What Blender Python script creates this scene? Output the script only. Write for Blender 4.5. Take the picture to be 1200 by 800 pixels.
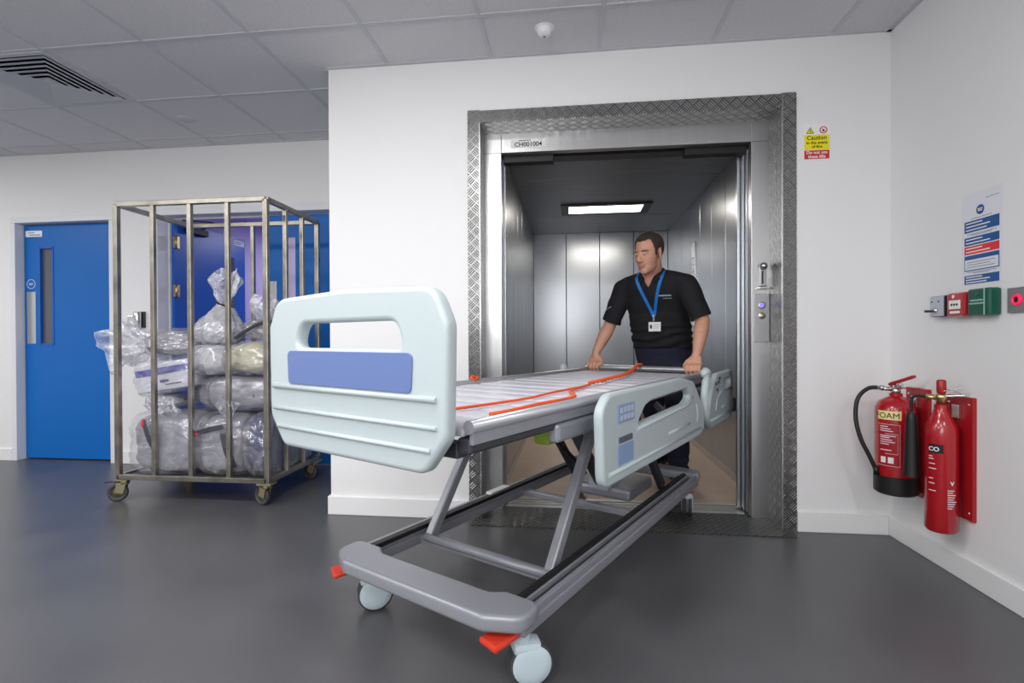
import bpy, bmesh, math, random
import numpy as np
from mathutils import Vector, Matrix, noise
from mathutils.bvhtree import BVHTree
R = math.radians
PI = math.pi
for o in list(bpy.data.objects):
    bpy.data.objects.remove(o)
SC = bpy.context.scene
COL = SC.collection

# ------------------------------------------------------------------ camera, world, exposure
cam_d = bpy.data.cameras.new('camera')
cam_d.sensor_width = 36.0
cam_d.lens = 591.0147 / 1200 * 36
cam_d.clip_start = 0.05
cam = bpy.data.objects.new('camera', cam_d)
COL.objects.link(cam)
YAW, PITCH, ROLL = -.1144, -.0062, -.0043
fw = Vector((math.sin(YAW) * math.cos(PITCH), math.cos(YAW) * math.cos(PITCH), math.sin(PITCH)))
rt = Vector((math.cos(YAW), -math.sin(YAW), 0))
up = rt.cross(fw)
r2 = rt * math.cos(ROLL) + up * math.sin(ROLL)
u2 = -rt * math.sin(ROLL) + up * math.cos(ROLL)
m = Matrix((r2, u2, -fw)).transposed().to_4x4()
m.translation = Vector((0, -2.74113, 0.9975))
cam.matrix_world = m
SC.camera = cam
SC.view_settings.view_transform = 'Standard'
SC.view_settings.look = 'None'
SC.view_settings.gamma = 1
SC.view_settings.use_curve_mapping = False
SC.view_settings.exposure = 0.0
w = bpy.data.worlds.new('world')
SC.world = w
w.use_nodes = True
w.node_tree.nodes['Background'].inputs[0].default_value = (.8, .85, 1, 1)
w.node_tree.nodes['Background'].inputs[1].default_value = 0.02
SC.cycles.transparent_max_bounces = 16
SC.cycles.max_bounces = 10
SC.cycles.sample_clamp_indirect = 6

# powers of the lamps, seen and unseen
P_CEIL = 22.0      # each corridor luminaire
P_LIFT = 7.5      # lamp in the lift car
P_BACK = 9.0       # lamp beyond the double door
P_SOFT = 31.0      # photographer's soft lamp standing well behind the camera

# ------------------------------------------------------------------ helpers
def srgb(r, g, b):
    f = lambda c: (c / 12.92 if c <= .04045 else ((c + .055) / 1.055) ** 2.4)
    return (f(r / 255), f(g / 255), f(b / 255), 1)

def mat(name, col, rough=.5, metal=0, spec=.5, bump=None, vary=None, emis=None, coat=0, trans=0, sss=0):
    """bump=(scale, strength, detail) ; vary=(scale, amount, stretch xyz)"""
    m = bpy.data.materials.new(name)
    m.use_nodes = True
    nt = m.node_tree
    b = nt.nodes['Principled BSDF']
    b.inputs['Base Color'].default_value = col
    b.inputs['Roughness'].default_value = rough
    b.inputs['Metallic'].default_value = metal
    b.inputs['Specular IOR Level'].default_value = spec
    b.inputs['Coat Weight'].default_value = coat
    b.inputs['Subsurface Weight'].default_value = sss
    if sss:
        b.inputs['Subsurface Radius'].default_value = (.01, .004, .002)
    if emis:
        b.inputs['Emission Color'].default_value = emis[0]
        b.inputs['Emission Strength'].default_value = emis[1]
    tc = None
    if bump or vary:
        tc = nt.nodes.new('ShaderNodeTexCoord')
    if vary:
        mp = nt.nodes.new('ShaderNodeMapping')
        mp.inputs['Scale'].default_value = vary[2] if len(vary) > 2 else (1, 1, 1)
        nt.links.new(tc.outputs['Object'], mp.inputs[0])
        n = nt.nodes.new('ShaderNodeTexNoise')
        n.inputs['Scale'].default_value = vary[0]
        n.inputs['Detail'].default_value = 5
        nt.links.new(mp.outputs[0], n.inputs['Vector'])
        cr = nt.nodes.new('ShaderNodeValToRGB')
        a = vary[1]
        cr.color_ramp.elements[0].position = .3
        cr.color_ramp.elements[1].position = .7
        cr.color_ramp.elements[0].color = tuple(max(0, c * (1 - a)) for c in col[:3]) + (1,)
        cr.color_ramp.elements[1].color = tuple(min(1, c * (1 + a)) for c in col[:3]) + (1,)
        nt.links.new(n.outputs[0], cr.inputs[0])
        nt.links.new(cr.outputs[0], b.inputs['Base Color'])
        mr = nt.nodes.new('ShaderNodeMapRange')
        mr.inputs['To Min'].default_value = max(.02, rough * (1 - min(.2, a * 2)))
        mr.inputs['To Max'].default_value = min(1, rough * (1 + min(.25, a * 2)))
        nt.links.new(n.outputs[0], mr.inputs[0])
        nt.links.new(mr.outputs[0], b.inputs['Roughness'])
    if bump:
        n = nt.nodes.new('ShaderNodeTexNoise')
        n.inputs['Scale'].default_value = bump[0]
        n.inputs['Detail'].default_value = bump[2] if len(bump) > 2 else 3
        nt.links.new(tc.outputs['Object'], n.inputs['Vector'])
        bp = nt.nodes.new('ShaderNodeBump')
        bp.inputs['Strength'].default_value = bump[1]
        bp.inputs['Distance'].default_value = .01
        nt.links.new(n.outputs[0], bp.inputs['Height'])
        nt.links.new(bp.outputs[0], b.inputs['Normal'])
    return m

def math_node(nt, op, a, b=None):
    n = nt.nodes.new('ShaderNodeMath')
    n.operation = op
    for i, v in enumerate((a, b)):
        if v is None:
            continue
        if isinstance(v, (int, float)):
            n.inputs[i].default_value = v
        else:
            nt.links.new(v, n.inputs[i])
    return n.outputs[0]

def checker_plate(name, ax, c=.044, col=(.62, .62, .61, 1), rough=.28, strength=1.0):
    """raised tread plate: groups of short ribs, alternately turned, on a lattice at 45 degrees"""
    m = bpy.data.materials.new(name)
    m.use_nodes = True
    nt = m.node_tree
    b = nt.nodes['Principled BSDF']
    b.inputs['Base Color'].default_value = col
    b.inputs['Metallic'].default_value = 1
    b.inputs['Roughness'].default_value = rough
    tc = nt.nodes.new('ShaderNodeTexCoord')
    sp = nt.nodes.new('ShaderNodeSeparateXYZ')
    nt.links.new(tc.outputs['Object'], sp.inputs[0])
    u, v = sp.outputs[ax[0]], sp.outputs[ax[1]]
    k = 1 / (math.sqrt(2) * c)
    p = math_node(nt, 'MULTIPLY', math_node(nt, 'ADD', u, v), k)
    q = math_node(nt, 'MULTIPLY', math_node(nt, 'SUBTRACT', u, v), k)
    fp, fq = math_node(nt, 'FLOOR', p), math_node(nt, 'FLOOR', q)
    par = math_node(nt, 'FLOORED_MODULO', math_node(nt, 'ADD', fp, fq), 2)
    a, bb = math_node(nt, 'FRACT', p), math_node(nt, 'FRACT', q)
    inv = math_node(nt, 'SUBTRACT', 1, par)
    s = math_node(nt, 'ADD', math_node(nt, 'MULTIPLY', a, par), math_node(nt, 'MULTIPLY', bb, inv))
    t = math_node(nt, 'ADD', math_node(nt, 'MULTIPLY', bb, par), math_node(nt, 'MULTIPLY', a, inv))
    rib = math_node(nt, 'SINE', math_node(nt, 'MULTIPLY', math_node(nt, 'SUBTRACT', s, .02), 2 * PI * 4))
    rib = math_node(nt, 'MAXIMUM', rib, 0)
    edge_t = math_node(nt, 'GREATER_THAN', math_node(nt, 'SUBTRACT', .40, math_node(nt, 'ABSOLUTE', math_node(nt, 'SUBTRACT', t, .5))), 0)
    edge_s = math_node(nt, 'GREATER_THAN', math_node(nt, 'SUBTRACT', .42, math_node(nt, 'ABSOLUTE', math_node(nt, 'SUBTRACT', s, .5))), 0)
    h = math_node(nt, 'MULTIPLY', math_node(nt, 'MULTIPLY', rib, edge_t), edge_s)
    # rib highlights and the shade between ribs are put into the colour
    mc = nt.nodes.new('ShaderNodeMix')
    mc.data_type = 'RGBA'
    mc.inputs[6].default_value = tuple(c_ * .34 for c_ in col[:3]) + (1,)
    mc.inputs[7].default_value = tuple(min(1, c_ * 1.5) for c_ in col[:3]) + (1,)
    nt.links.new(h, mc.inputs[0])
    nt.links.new(mc.outputs[2], b.inputs['Base Color'])
    bp = nt.nodes.new('ShaderNodeBump')
    bp.inputs['Strength'].default_value = strength
    bp.inputs['Distance'].default_value = .02
    nt.links.new(h, bp.inputs['Height'])
    nt.links.new(bp.outputs[0], b.inputs['Normal'])
    n = nt.nodes.new('ShaderNodeTexNoise')
    n.inputs['Scale'].default_value = 9
    nt.links.new(tc.outputs['Object'], n.inputs['Vector'])
    mr = nt.nodes.new('ShaderNodeMapRange')
    mr.inputs['To Min'].default_value = rough * .8
    mr.inputs['To Max'].default_value = rough * 1.4
    nt.links.new(n.outputs[0], mr.inputs[0])
    nt.links.new(mr.outputs[0], b.inputs['Roughness'])
    return m

class MB:
    def __init__(s):
        s.bm = bmesh.new()
        s.mi = 0
    def _fin(s, vs):
        for f in {f for v in vs for f in v.link_faces}:
            f.material_index = s.mi
    def box(s, c, d, rot=None, bev=0.0, seg=2):
        r = bmesh.ops.create_cube(s.bm, size=1)
        vs = r['verts']
        for v in vs:
            v.co = Vector((v.co.x * d[0], v.co.y * d[1], v.co.z * d[2]))
        if bev:
            es = list({e for v in vs for e in v.link_edges})
            rr = bmesh.ops.bevel(s.bm, geom=es, offset=min(bev, min(d) * .49), segments=seg, affect='EDGES', profile=.5)
            vs = list({v for f in rr['faces'] for v in f.verts} | {v for v in vs if v.is_valid})
        M = Matrix.Translation(Vector(c))
        if rot is not None:
            M = M @ (rot.to_4x4() if hasattr(rot, 'to_4x4') else rot)
        bmesh.ops.transform(s.bm, matrix=M, verts=vs)
        s._fin(vs)
        return s
    def b2(s, lo, hi, bev=0.0):
        lo, hi = Vector(lo), Vector(hi)
        return s.box((lo + hi) / 2, tuple(hi - lo), bev=bev)
    def bar(s, a, b, wd, ht, bev=0.0, upv=(0, 0, 1)):
        a, b = Vector(a), Vector(b)
        x = (b - a).normalized()
        u = Vector(upv)
        y = u.cross(x)
        if y.length < 1e-4:
            y = Vector((0, 1, 0)).cross(x)
        y.normalize()
        z = x.cross(y)
        return s.box((a + b) / 2, ((b - a).length, wd, ht), Matrix((x, y, z)).transposed(), bev)
    def tube(s, pts, r, n=10, cap=True, closed=False):
        pts = [Vector(p) for p in pts]
        rs = r if isinstance(r, (list, tuple)) else [r] * len(pts)
        N = len(pts)
        rings = []
        prev = None
        for i, p in enumerate(pts):
            if closed:
                d = pts[(i + 1) % N] - pts[i - 1]
            else:
                d = pts[min(i + 1, N - 1)] - pts[max(i - 1, 0)]
            d.normalize()
            if prev is None:
                a = Vector((0, 0, 1)) if abs(d.z) < .9 else Vector((1, 0, 0))
                x = a.cross(d).normalized()
            else:
                x = (prev - d * prev.dot(d)).normalized()
            prev = x
            y = d.cross(x)
            rings.append([s.bm.verts.new(p + x * (rs[i] * math.cos(2 * PI * k / n)) + y * (rs[i] * math.sin(2 * PI * k / n))) for k in range(n)])
        for i in range(N if closed else N - 1):
            A, B = rings[i], rings[(i + 1) % N]
            for k in range(n):
                f = s.bm.faces.new((A[k], A[(k + 1) % n], B[(k + 1) % n], B[k]))
                f.material_index = s.mi
                f.smooth = True
        if cap and not closed:
            for rg, rev in ((rings[0], True), (rings[-1], False)):
                f = s.bm.faces.new(rg[::-1] if rev else rg)
                f.material_index = s.mi
        return s
    def cyl(s, a, b, r0, r1=None, n=24):
        return s.tube([a, b], [r0, r0 if r1 is None else r1], n)
    def lathe(s, prof, c=(0, 0, 0), axis=(0, 0, 1), n=32):
        z = Vector(axis).normalized()
        x = Vector((1, 0, 0)) if abs(z.x) < .9 else Vector((0, 1, 0))
        x = (x - z * x.dot(z)).normalized()
        y = z.cross(x)
        c = Vector(c)
        rings = []
        for (r, h) in prof:
            if r < 1e-6:
                rings.append([s.bm.verts.new(c + z * h)])
            else:
                rings.append([s.bm.verts.new(c + z * h + x * (r * math.cos(2 * PI * k / n)) + y * (r * math.sin(2 * PI * k / n))) for k in range(n)])
        for A, B in zip(rings, rings[1:]):
            for k in range(n):
                a0, a1 = A[k % len(A)], A[(k + 1) % len(A)]
                b0, b1 = B[k % len(B)], B[(k + 1) % len(B)]
                q = []
                for v in (a0, a1, b1, b0):
                    if v not in q:
                        q.append(v)
                if len(q) > 2:
                    f = s.bm.faces.new(q)
                    f.material_index = s.mi
                    f.smooth = True
        return s
    def ell(s, c, r, rot=None, sub=3):
        rr = bmesh.ops.create_icosphere(s.bm, subdivisions=sub, radius=1)
        vs = rr['verts']
        M = Matrix.Translation(Vector(c))
        if rot is not None:
            M = M @ rot.to_4x4()
        M = M @ Matrix.Diagonal(Vector((r[0], r[1], r[2], 1)))
        bmesh.ops.transform(s.bm, matrix=M, verts=vs)
        for v in vs:
            for f in v.link_faces:
                f.smooth = True
        s._fin(vs)
        return s
    def add_mesh(s, me, M=Matrix()):
        n0 = len(s.bm.verts)
        s.bm.from_mesh(me)
        s.bm.verts.ensure_lookup_table()
        vs = s.bm.verts[n0:]
        bmesh.ops.transform(s.bm, matrix=M, verts=vs)
        s._fin(vs)
        return s
    def build(s, name, ms, parent=None, smooth=None, normals=True):
        me = bpy.data.meshes.new(name)
        if normals:
            bmesh.ops.recalc_face_normals(s.bm, faces=s.bm.faces[:])
        s.bm.to_mesh(me)
        s.bm.free()
        for mm in (ms if isinstance(ms, (list, tuple)) else [ms]):
            me.materials.append(mm)
        o = bpy.data.objects.new(name, me)
        COL.objects.link(o)
        if parent is not None:
            o.parent = parent
        if smooth:
            me.polygons.foreach_set('use_smooth', [True] * len(me.polygons))
            me.set_sharp_from_angle(angle=R(smooth))
        return o

def tag(o, label=None, cat=None, group=None, kind=None):
    if label: o['label'] = label
    if cat: o['category'] = cat
    if group: o['group'] = group
    if kind: o['kind'] = kind
    return o
def thing(name, loc, label, cat, rz=0, group=None):
    e = bpy.data.objects.new(name, None)
    COL.objects.link(e)
    e.location = loc
    e.rotation_euler = (0, 0, rz)
    e.empty_display_size = .1
    return tag(e, label, cat, group)
def struct(name, mb, m, smooth=None):
    return tag(mb.build(name, m, smooth=smooth), kind='structure')
def copy_tree(o, parent=None):
    c = o.copy()
    COL.objects.link(c)
    c.parent = parent
    for ch in list(o.children):
        copy_tree(ch, c)
    return c

def text_mesh(txt, size, ext=.0004, bold=0.0, align='CENTER'):
    cu = bpy.data.curves.new('lettering', 'FONT')
    cu.body = txt
    cu.size = size
    cu.extrude = ext
    cu.offset = bold
    cu.align_x = align
    cu.resolution_u = 3
    o = bpy.data.objects.new('lettering', cu)
    COL.objects.link(o)
    dg = bpy.context.evaluated_depsgraph_get()
    dg.update()
    me = bpy.data.meshes.new_from_object(o.evaluated_get(dg))
    bpy.data.objects.remove(o)
    me.materials.clear()
    return me

def rpoly(pts, n=6):
    """pts: (x, y, radius) -> rounded outline"""
    out = []
    N = len(pts)
    for i in range(N):
        p = Vector(pts[i][:2]); r = pts[i][2]
        a = (Vector(pts[i - 1][:2]) - p); b = (Vector(pts[(i + 1) % N][:2]) - p)
        if r <= 0:
            out.append(tuple(p)); continue
        la, lb = a.length, b.length
        a.normalize(); b.normalize()
        ang = a.angle(b)
        t = min(r / max(math.tan(ang / 2), 1e-4), la * .49, lb * .49)
        p0, p1 = p + a * t, p + b * t
        for k in range(n + 1):
            f = k / n
            q = p0 * (1 - f) ** 2 + p * 2 * f * (1 - f) + p1 * f * f
            out.append(tuple(q))
    return out

def plate(outlines, thick, bevel=.004, seg=2):
    """outline with holes -> solid rounded plate mesh in XY, thickness along Z (centred)"""
    cu = bpy.data.curves.new('plate', 'CURVE')
    cu.dimensions = '2D'
    cu.fill_mode = 'BOTH'
    cu.extrude = max(thick / 2 - bevel, 1e-5)
    cu.bevel_depth = bevel
    cu.bevel_resolution = seg
    cu.offset = -bevel
    for ol in outlines:
        sp = cu.splines.new('POLY')
        sp.points.add(len(ol) - 1)
        for p, q in zip(sp.points, ol):
            p.co = (q[0], q[1], 0, 1)
        sp.use_cyclic_u = True
    o = bpy.data.objects.new('plate', cu)
    COL.objects.link(o)
    dg = bpy.context.evaluated_depsgraph_get()
    dg.update()
    me = bpy.data.meshes.new_from_object(o.evaluated_get(dg))
    bpy.data.objects.remove(o)
    me.materials.clear()
    return me

XZ = Matrix(((1, 0, 0, 0), (0, 0, 1, 0), (0, 1, 0, 0), (0, 0, 0, 1)))      # (x,y)->(x,z) in a wall facing -y/+y
TEXT_S = Matrix(((1, 0, 0, 0), (0, 0, -1, 0), (0, 1, 0, 0), (0, 0, 0, 1)))  # lettering read from -y
TEXT_W = Matrix(((0, 0, -1, 0), (-1, 0, 0, 0), (0, 1, 0, 0), (0, 0, 0, 1)))  # lettering read from -x

# ------------------------------------------------------------------ materials
M = {}
M['wall'] = mat('white_wall_paint', srgb(233, 233, 234), .6, bump=(60, .03))
M['skirt'] = mat('white_gloss_paint', srgb(234, 234, 235), .35)
M['ceil'] = mat('grey_white_ceiling_tile', srgb(212, 212, 216), .9, vary=(160, .10), bump=(180, .35))
M['tbar'] = mat('ceiling_grid_paint', srgb(196, 198, 204), .6)
M['floor'] = mat('dark_grey_vinyl_floor', srgb(84, 84, 87), .33, vary=(2.2, .14), bump=(240, .04), spec=.5)
M['blue'] = mat('blue_door_laminate', srgb(0, 103, 188), .4, spec=.35, vary=(3, .03))
M['blue2'] = mat('deep_blue_door_laminate', srgb(0, 92, 186), .35)
M['frame_w'] = mat('white_door_frame_paint', srgb(226, 228, 232), .4)
M['lilac'] = mat('lilac_wall_paint', srgb(206, 196, 236), .6)
M['glass_d'] = mat('dim_window_glass', srgb(92, 92, 100), .08)
M['dark'] = mat('black_plastic', srgb(18, 18, 20), .5)
M['dgrey'] = mat('dark_grey_metal', srgb(62, 64, 70), .4, metal=.3)
M['steel'] = mat('brushed_steel', (.56, .56, .57, 1), .3, metal=1, vary=(3, .035, (20, 20, .4)))
M['steel_v'] = mat('brushed_steel_panel', (.44, .46, .49, 1), .29, metal=1, vary=(1.2, .02, (4, 4, .25)))
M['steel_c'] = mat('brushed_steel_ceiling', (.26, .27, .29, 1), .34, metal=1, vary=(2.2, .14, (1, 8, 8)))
M['steel_p'] = mat('plain_satin_steel', (.60, .60, .60, 1), .25, metal=1)
M['steel_m'] = mat('matt_steel_plate', (.46, .46, .47, 1), .42, metal=1)
M['alu'] = mat('grooved_aluminium', (.62, .60, .56, 1), .3, metal=1)
M['seam'] = mat('dark_joint', srgb(20, 20, 24), .8)
M['tanfloor'] = mat('tan_vinyl_floor', srgb(204, 180, 158), .4, vary=(5, .08))
M['cp_xz'] = checker_plate('tread_plate_facing_corridor', (0, 2))
M['cp_yz'] = checker_plate('tread_plate_reveal', (1, 2))
M['cp_xy'] = checker_plate('tread_plate_soffit', (0, 1))
M['cp_fl'] = checker_plate('dark_tread_plate_floor', (0, 1), .03, (.30, .30, .29, 1), .4)
M['rust'] = mat('dull_galvanised_tube', (.36, .335, .29, 1), .34, metal=.9, vary=(9, .25), bump=(60, .1))
M['brass'] = mat('zinc_yellow_caster', (.42, .38, .22, 1), .4, metal=.8)
M['rubber'] = mat('grey_rubber_tyre', srgb(66, 68, 72), .7)
M['bedplastic'] = mat('pale_blue_grey_plastic', srgb(183, 195, 198), .4)
M['bedblue'] = mat('blue_panel_inlay', srgb(100, 120, 172), .45)
M['bedgrey'] = mat('mid_grey_bed_paint', srgb(150, 152, 160), .35, metal=.2)
M['beddark'] = mat('charcoal_bed_paint', srgb(66, 67, 74), .4, metal=.3)
M['beddeck'] = mat('light_grey_deck_plastic', srgb(202, 202, 212), .45)
M['bedrail_m'] = mat('silver_bed_tube', srgb(176, 178, 184), .3, metal=.6)
M['caster_w'] = mat('pale_caster_plastic', srgb(198, 214, 222), .4)
M['red_p'] = mat('red_pedal_plastic', srgb(214, 60, 38), .4)
M['keypad'] = mat('blue_grey_keypad', srgb(128, 156, 196), .4)
M['keydark'] = mat('dark_keypad', srgb(78, 88, 104), .4)
M['orange'] = mat('orange_cord', srgb(240, 92, 40), .5)
M['green'] = mat('green_yellow_label', srgb(150, 180, 50), .5)
M['white'] = mat('white_label', srgb(238, 238, 238), .5)
M['ext_red'] = mat('extinguisher_red', srgb(168, 14, 26), .22, coat=.5)
M['board_red'] = mat('red_backing_board', srgb(164, 22, 32), .35)
M['cream'] = mat('cream_band', srgb(238, 224, 150), .5)
M['skin'] = mat('skin', srgb(214, 160, 136), .5, sss=.08, vary=(40, .05))
M['stubble'] = mat('stubbled_skin', srgb(208, 155, 132), .6, sss=.05)
M['lip'] = mat('lip_skin', srgb(194, 132, 118), .5)
M['hair'] = mat('dark_brown_hair', srgb(70, 58, 50), .75, bump=(300, .8))
M['eye'] = mat('eye_white', srgb(220, 214, 208), .2)
M['iris'] = mat('dark_iris', srgb(50, 60, 70), .2)
M['polo'] = mat('black_polo_knit', srgb(22, 23, 29), .85, bump=(500, .15))
M['navy'] = mat('dark_navy_trouser_cloth', srgb(30, 34, 56), .8)
M['lanyard'] = mat('blue_lanyard_ribbon', srgb(24, 118, 206), .5)
M['shoe'] = mat('black_shoe_leather', srgb(16, 16, 18), .35)
M['sign_y'] = mat('sign_yellow', srgb(240, 226, 0), .5)
M['sign_r'] = mat('sign_red', srgb(206, 30, 38), .5)
M['ink'] = mat('black_ink', srgb(20, 20, 20), .6)
M['pb'] = mat('poster_blue', srgb(22, 84, 150), .5)
M['pr'] = mat('poster_red', srgb(226, 48, 52), .5)
M['pgrey'] = mat('poster_grey_ink', srgb(120, 130, 150), .6)
M['paper'] = mat('white_paper', srgb(226, 228, 236), .6)
M['cp_green'] = mat('green_call_box', srgb(14, 84, 66), .35)
M['greenlabel'] = mat('pale_green_ink', srgb(150, 190, 180), .5)
M['grey_box'] = mat('grey_wall_plate', srgb(128, 128, 132), .4)
M['lightgrey'] = mat('light_grey_enamel', srgb(186, 192, 206), .4)
M['pink_ring'] = mat('lit_pink_ring', srgb(240, 40, 90), .3, emis=(srgb(255, 50, 100), .35))
M['violet'] = mat('lit_violet_button', srgb(150, 130, 230), .3, emis=(srgb(140, 120, 255), .8))
M['brassy'] = mat('brass_fitting', (.65, .5, .25, 1), .3, metal=1)
M['navycloth'] = mat('navy_textile', srgb(40, 48, 92), .8, vary=(6, .4))
M['greypack'] = mat('grey_wrapped_pack', srgb(138, 138, 147), .6, vary=(5, .18))
M['whitepack'] = mat('white_carton', srgb(216, 216, 224), .6)
M['purplestripe'] = mat('violet_blue_print', srgb(62, 66, 160), .5)
M['cream_linen'] = mat('cream_textile', srgb(206, 202, 172), .8, vary=(8, .15))
M['darkpack'] = mat('dark_grey_strap', srgb(62, 64, 74), .6)
M['redtag'] = mat('red_tag', srgb(206, 52, 66), .5)
M['mottled'] = mat('mixed_grey_white_linen', srgb(150, 150, 156), .7, vary=(9, .4))
M['mottled2'] = mat('mixed_white_linen', srgb(186, 186, 192), .7, vary=(10, .3))

def film_mat(name, density=.4, tint=(.86, .87, .92)):
    m = bpy.data.materials.new(name)
    m.use_nodes = True
    nt = m.node_tree
    nt.nodes.clear()
    out = nt.nodes.new('ShaderNodeOutputMaterial')
    tr = nt.nodes.new('ShaderNodeBsdfTransparent')
    tr.inputs[0].default_value = (.96, .96, .98, 1)
    df = nt.nodes.new('ShaderNodeBsdfDiffuse')
    df.inputs[0].default_value = tint + (1,)
    gl = nt.nodes.new('ShaderNodeBsdfGlossy')
    gl.inputs['Roughness'].default_value = .18
    gl.inputs[0].default_value = (.95, .95, 1, 1)
    tc = nt.nodes.new('ShaderNodeTexCoord')
    n = nt.nodes.new('ShaderNodeTexNoise')
    n.inputs['Scale'].default_value = 7
    n.inputs['Detail'].default_value = 4
    n.inputs['Distortion'].default_value = 1.8
    nt.links.new(tc.outputs['Object'], n.inputs['Vector'])
    bp = nt.nodes.new('ShaderNodeBump')
    bp.inputs['Strength'].default_value = .6
    bp.inputs['Distance'].default_value = .03
    nt.links.new(n.outputs[0], bp.inputs['Height'])
    nt.links.new(bp.outputs[0], df.inputs['Normal'])
    nt.links.new(bp.outputs[0], gl.inputs['Normal'])
    mx = nt.nodes.new('ShaderNodeMixShader')
    mr = nt.nodes.new('ShaderNodeMapRange')
    mr.inputs['From Min'].default_value = .35
    mr.inputs['From Max'].default_value = .65
    mr.inputs['To Min'].default_value = density * .5
    mr.inputs['To Max'].default_value = min(1, density * 1.5)
    nt.links.new(n.outputs[0], mr.inputs[0])
    nt.links.new(mr.outputs[0], mx.inputs[0])
    nt.links.new(tr.outputs[0], mx.inputs[1])
    nt.links.new(df.outputs[0], mx.inputs[2])
    m2 = nt.nodes.new('ShaderNodeMixShader')
    m2.inputs[0].default_value = .13
    nt.links.new(mx.outputs[0], m2.inputs[1])
    nt.links.new(gl.outputs[0], m2.inputs[2])
    nt.links.new(m2.outputs[0], out.inputs[0])
    return m
M['film'] = film_mat('clear_plastic_film', .13)
M['film_d'] = film_mat('milky_plastic_film', .34)

# ------------------------------------------------------------------ room shell
XL, XR, ZC, YB = -1.3595, 1.6038, 2.5316, .9526
X0, YN = -6.6, -4.8         # far left, near end behind the camera
struct('floor', MB().b2((X0, YN, -.1), (XR + .2, .38, 0)).b2((X0, .38, -.1), (XL, YB + .25, 0)), M['floor'])
struct('ceiling', MB().b2((X0, YN, ZC), (XR + .2, .0, ZC + .1)).b2((X0, 0, ZC), (XL + .1, YB + .1, ZC + .1)), M['ceil'])
# ceiling grid bars
g = MB()
TP = .583
xs = [-.425 + TP * k for k in range(-11, 4)]
ys = [.21 + TP * k for k in range(-9, 2)]
for x in xs:
    if X0 < x < XR:
        g.b2((x - .011, YN, ZC - .004), (x + .011, (YB if x < XL else 0), ZC + .01))
for y in ys:
    if YN < y < YB:
        g.b2((X0, y - .011, ZC - .0046), (XR if y < 0 else XL, y + .011, ZC + .01))
# edge angles
g.b2((XL, -.022, ZC - .005), (XR, 0, ZC + .01)); g.b2((X0, YB - .022, ZC - .005), (XL, YB, ZC + .01))
g.b2((XR - .022, YN, ZC - .005), (XR, 0, ZC + .01)); g.b2((XL - .022, 0, ZC - .005), (XL, YB, ZC + .01))
struct('ceiling_grid', g, M['tbar'])
# wall with the lift opening (opening x -.49..1.088, z 0..2.185)
OX0, OX1, OZ = -.488, 1.085, 2.182
struct('wall_front', MB().b2((XL, 0, 0), (OX0 - .012, .15, ZC + .05)).b2((OX1 + .012, 0, 0), (XR + .15, .15, ZC + .05)).b2((OX0 - .012, 0, OZ + .012), (OX1 + .012, .15, ZC + .05)), M['wall'])
struct('wall_return', MB().b2((XL, .15, 0), (XL + .12, YB + .05, ZC + .05)), M['wall'])
struct('wall_right', MB().b2((XR, YN - .1, 0), (XR + .15, 0, ZC + .05)), M['wall'])
struct('wall_near', MB().b2((X0, YN - .15, 0), (XR, YN, ZC + .05)), M['wall'])
struct('wall_left', MB().b2((X0 - .15, YN, 0), (X0, YB, ZC + .05)), M['wall'])
# back wall with two door openings
D1 = (-4.56, -3.70, 1.968)      # reveal opening left, right, top
D2 = (-3.27, -1.52, 1.99)
b = MB()
G_ = .02
b.b2((X0, YB, 0), (D1[0] - G_, YB + .12, ZC + .05)).b2((D1[0] - G_, YB, D1[2] + G_), (D1[1] + G_, YB + .12, ZC + .05))
b.b2((D1[1] + G_, YB, 0), (D2[0] - G_, YB + .12, ZC + .05)).b2((D2[0] - G_, YB, D2[2] + G_), (D2[1] + G_, YB + .12, ZC + .05)).b2((D2[1] + G_, YB, 0), (XL, YB + .12, ZC + .05))
struct('wall_back', b, M['wall'])
# baseboards
def skirt(name, lo, hi, cut):
    m_ = MB().b2(lo, hi, bev=.004)
    return struct(name, m_, M['skirt'])
skirt('baseboard_front', (XL - .014, -.015, 0), (-.556, 0, .105), 0)
skirt('baseboard_front_right', (1.157, -.015, 0), (XR - .015, 0, .105), 0)
skirt('baseboard_right', (XR - .015, YN, 0), (XR, 0, .1), 0)
skirt('baseboard_back', (X0, YB - .015, 0), (D1[0] - .045, YB, .1), 0)
skirt('baseboard_back_middle', (D1[1] + .045, YB - .015, 0), (D2[0] - .07, YB, .1), 0)
skirt('baseboard_return', (XL - .015, 0, 0), (XL, YB, .105), 0)

# ------------------------------------------------------------------ left blue door
def door_frame(name, x0, x1, top, fw_=.045, y=YB):
    f = MB()
    for a, b_ in ((x0 - fw_, x0), (x1, x1 + fw_)):
        f.b2((a, y - .014, 0), (b_, y + .14, top), bev=.004)
    f.b2((x0 - fw_, y - .014, top), (x1 + fw_, y + .14, top + fw_), bev=.004)
    f.b2((x0, y + .10, 0), (x0 + .012, y + .14, top)); f.b2((x1 - .012, y + .10, 0), (x1, y + .14, top)); f.b2((x0, y + .1, top - .012), (x1, y + .14, top))
    return struct(name, f, M['frame_w'])
door_frame('trim_1', D1[0], D1[1], D1[2])
d = thing('door_1', ((D1[0] + D1[1]) / 2, YB + .075, 0), None, None)
d['kind'] = 'structure'
W1 = (D1[1] - D1[0]) / 2 - .006
H1 = D1[2] - .008
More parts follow.
